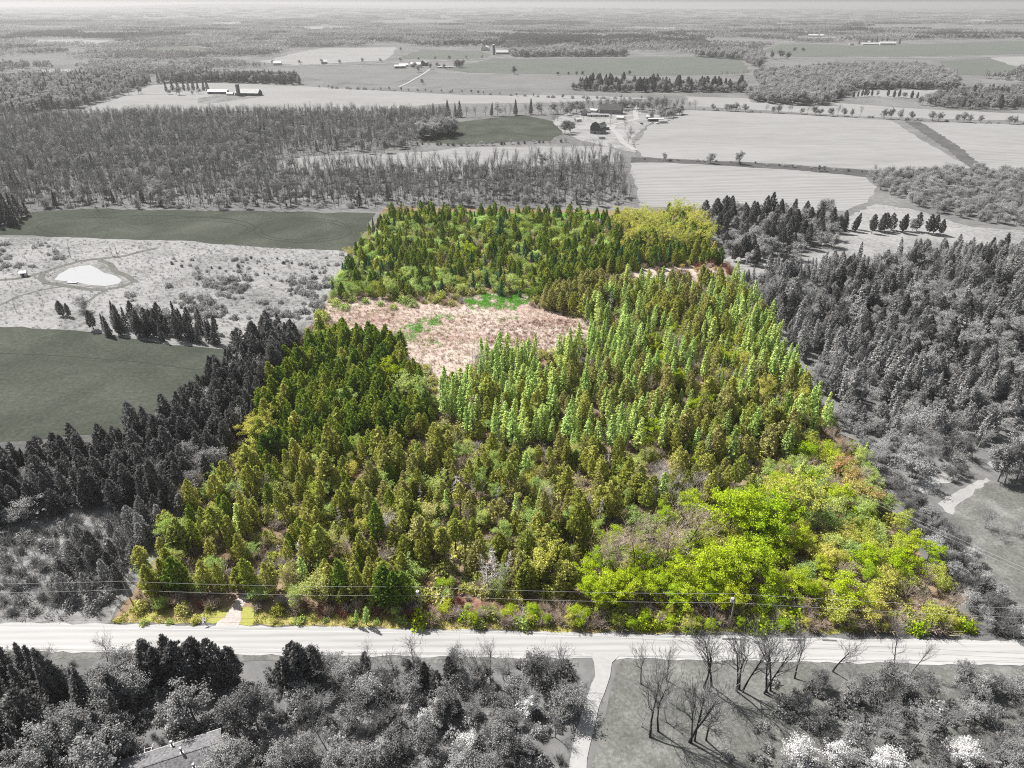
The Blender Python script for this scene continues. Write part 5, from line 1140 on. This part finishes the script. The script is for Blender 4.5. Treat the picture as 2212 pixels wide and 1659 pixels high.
# curved pergola at the house corner
pc = Vector((*G(314, 1660, 2.8), 0)); pg = empty('pergola', pc, 0, label='curved pale pergola with radiating rafters at the house corner', category='pergola')
def arc(rad, a0, a1, z, w, h, n=12):
    bm = bmesh.new(); rings = []
    for i in range(n + 1):
        t = a0 + (a1 - a0) * i / n; c, s = math.cos(t), math.sin(t)
        rings.append([bm.verts.new(((rad + q) * c, (rad + q) * s, zz)) for q, zz in ((-w, z), (w, z), (w, z + h), (-w, z + h))])
    for p_, q_ in zip(rings, rings[1:]):
        for k in range(4): bm.faces.new((p_[k], p_[(k + 1) % 4], q_[(k + 1) % 4], q_[k]))
    bm.faces.new(rings[0]); bm.faces.new(rings[-1][::-1]); return bm
M_rail = flat_mat('pale_rail', .30, .6, .06)
for rad in (2.7, 4.0): bm_obj('curved_beam', arc(rad, math.radians(95), math.radians(190), 2.7, .07, .16), M_rail, pg)
for k in range(6):
    t = math.radians(98 + k * 18); c, s = math.cos(t), math.sin(t); n_ = Vector((-s, c, 0)) * .06
    bm = bmesh.new(); vs_ = [bm.verts.new((rr * c + n_.x * sd, rr * s + n_.y * sd, z)) for z in (2.865, 3.0) for rr, sd in ((2.3, 1), (4.8, 1), (4.8, -1), (2.3, -1))]
    bm.faces.new(vs_[:4]); bm.faces.new(vs_[4:])
    for i in range(4): bm.faces.new((vs_[i], vs_[(i + 1) % 4], vs_[4 + (i + 1) % 4], vs_[4 + i]))
    bm_obj('rafter', bm, M_rail, pg)
    if k % 2 == 0:
        bm = bmesh.new(); box(bm, 4.0 * c - .08, 4.0 * c + .08, 4.0 * s - .08, 4.0 * s + .08, -.1, 2.698); bm_obj('post', bm, M_rail, pg)

# ------------------------------------------------------------------ power line
M_pole = flat_mat('pole_wood', (.32, .30, .27), .9, .2, 1.5); M_wire = flat_mat('wire', .5, .4, .02); M_steel = flat_mat('transformer_steel', .42, .4, .05)
POLES = []
def pole(bx, by, ty, label, leanx=0.0, transformer=False, drop=None):
    x, y = G(bx, by); H = tall(bx, by, ty) if ty else drop
    t = empty('utility_pole', (x, y, 0), 0, label=label, category='pole')
    me = mesh_np('shaft', *chain_mesh([(0, 0, -.3, .17), (leanx * .5, 0, H * .5, .14), (leanx, 0, H, .11)], 8), M_pole); obj('shaft', me, t)
    bm = bmesh.new(); bmesh.ops.create_cone(bm, segments=8, radius1=.07, radius2=.04, depth=.3, cap_ends=True, matrix=Matrix.Translation((leanx, 0, H + .1))); bm_obj('insulator', bm, M_steel, t)
    if transformer:
        bm = bmesh.new(); bmesh.ops.create_cone(bm, segments=14, radius1=.36, radius2=.36, depth=1.0, cap_ends=True, matrix=Matrix.Translation((-.52, 0, H - 1.6))); tr = bm_obj('transformer', bm, M_steel, t)
        bm = bmesh.new(); bmesh.ops.create_cone(bm, segments=8, radius1=.08, radius2=.05, depth=.35, cap_ends=True, matrix=Matrix.Translation((-.52, 0, H - .95))); bm_obj('bushing', bm, M_steel, tr)
        bm = bmesh.new(); box(bm, -.2, -.1, -.1, .1, H - 1.9, H - 1.3); bm_obj('bracket', bm, M_dark, t)
    POLES.append((x + leanx, y, H)); return t
pole(911, 1328, 1269, 'grey utility pole carrying a drum transformer in front of the fallen logs', 0, True)
pole(290, 1311, 1257, 'leaning utility pole at the lot corner beside the swamp', -.8)
pole(1575, 1356, 1284, 'utility pole half hidden in the pale roadside brush', 0, True)
hp = POLES[0][2]
def wire(p, q, sag, label, r=.026, n=14):
    P = [Vector(p) + (Vector(q) - Vector(p)) * (i / n) - Vector((0, 0, 4 * sag * (i / n) * (1 - i / n))) for i in range(n + 1)]
    o0 = P[0]; d = (P[-1] - P[0]); u = Vector((0, 0, 1)).cross(d).normalized(); V, F = [], []
    for i, c in enumerate(P):
        for k in range(4): t = k * math.pi / 2; V.append(c - o0 + u * r * math.cos(t) + Vector((0, 0, 1)) * r * math.sin(t))
    F = [(i * 4 + k, i * 4 + (k + 1) % 4, i * 4 + 4 + (k + 1) % 4, i * 4 + 4 + k) for i in range(n) for k in range(4)]
    me = bpy.data.meshes.new('power_wire'); me.from_pydata([tuple(v) for v in V], [], F); me.materials.append(M_wire)
    obj('power_wire', me, loc=o0, label=label, category='wire')
pa, pb, pc_ = POLES[1], POLES[0], POLES[2]
L0 = (*G(-420, 1318), 9.5); R0 = (*G(2480, 1400), 9.5)
seq = [(L0[0], L0[1], pa[2]), pa, pb, pc_, (R0[0], R0[1], pc_[2])]
nmz = ['over the swamp', 'over the gravel driveway', 'over the fallen logs and roadside hedge', 'over the leafy wood edge']
for i in range(4):
    a, c = seq[i], seq[i + 1]
    wire((a[0], a[1], a[2] + .2), (c[0], c[1], c[2] + .2), .5, 'upper power wire ' + nmz[i])
    wire((a[0], a[1], a[2] - 2.3), (c[0], c[1], c[2] - 2.3), .6, 'lower power wire ' + nmz[i])
pole(1810, 1104, None, 'thin service pole among the orange-brown trees', 0, False, 8.5)
ps = POLES[3]; e = G(2420, 1395)
for dz, nm in ((0.1, 'upper'), (-.9, 'lower')): wire((ps[0], ps[1], ps[2] + dz), (e[0], e[1], 8.5 + dz), .7, nm + ' service wire sloping past the garden lawn', .018)
# small white sign by the gravel driveway
x, y = G(444, 1348); t = empty('roadside_sign', (x, y, 0), math.radians(12), label='small white roadside sign with dark patch beside the gravel driveway', category='sign')
bm = bmesh.new(); box(bm, -.05, .05, .02, .12, -.2, 2.0); bm_obj('post', bm, M_white, t)
bm = bmesh.new(); prism_x(bm, [(-.03, -.65), (.03, -.65), (.03, .65), (-.03, .65)], -.4, .4); pn = bm_obj('panel', bm, flat_mat('sign_white', .5, .5, .03), t)
pn.location = (0, -.30, 1.45); pn.rotation_euler = (math.radians(-48), 0, 0)
bm = bmesh.new(); box(bm, .04, .34, -.036, -.032, -.6, -.2); bm_obj('dark_patch', bm, M_dark, pn)

# ------------------------------------------------------------------ haze
m, N, L = mat_new('haze_air')
pv = N.new('ShaderNodeVolumePrincipled'); pv.inputs['Color'].default_value = (.57, .573, .577, 1); pv.inputs['Density'].default_value = 0.9e-4; pv.inputs['Anisotropy'].default_value = .3
o = N.new('ShaderNodeOutputMaterial'); L.new(pv.outputs[0], o.inputs['Volume'])
bm = bmesh.new(); box(bm, -25500, 25500, -25500, 25500, -24, 175)
bm_obj('haze', bm, m, kind='stuff', label='pale haze over the far country', category='haze')
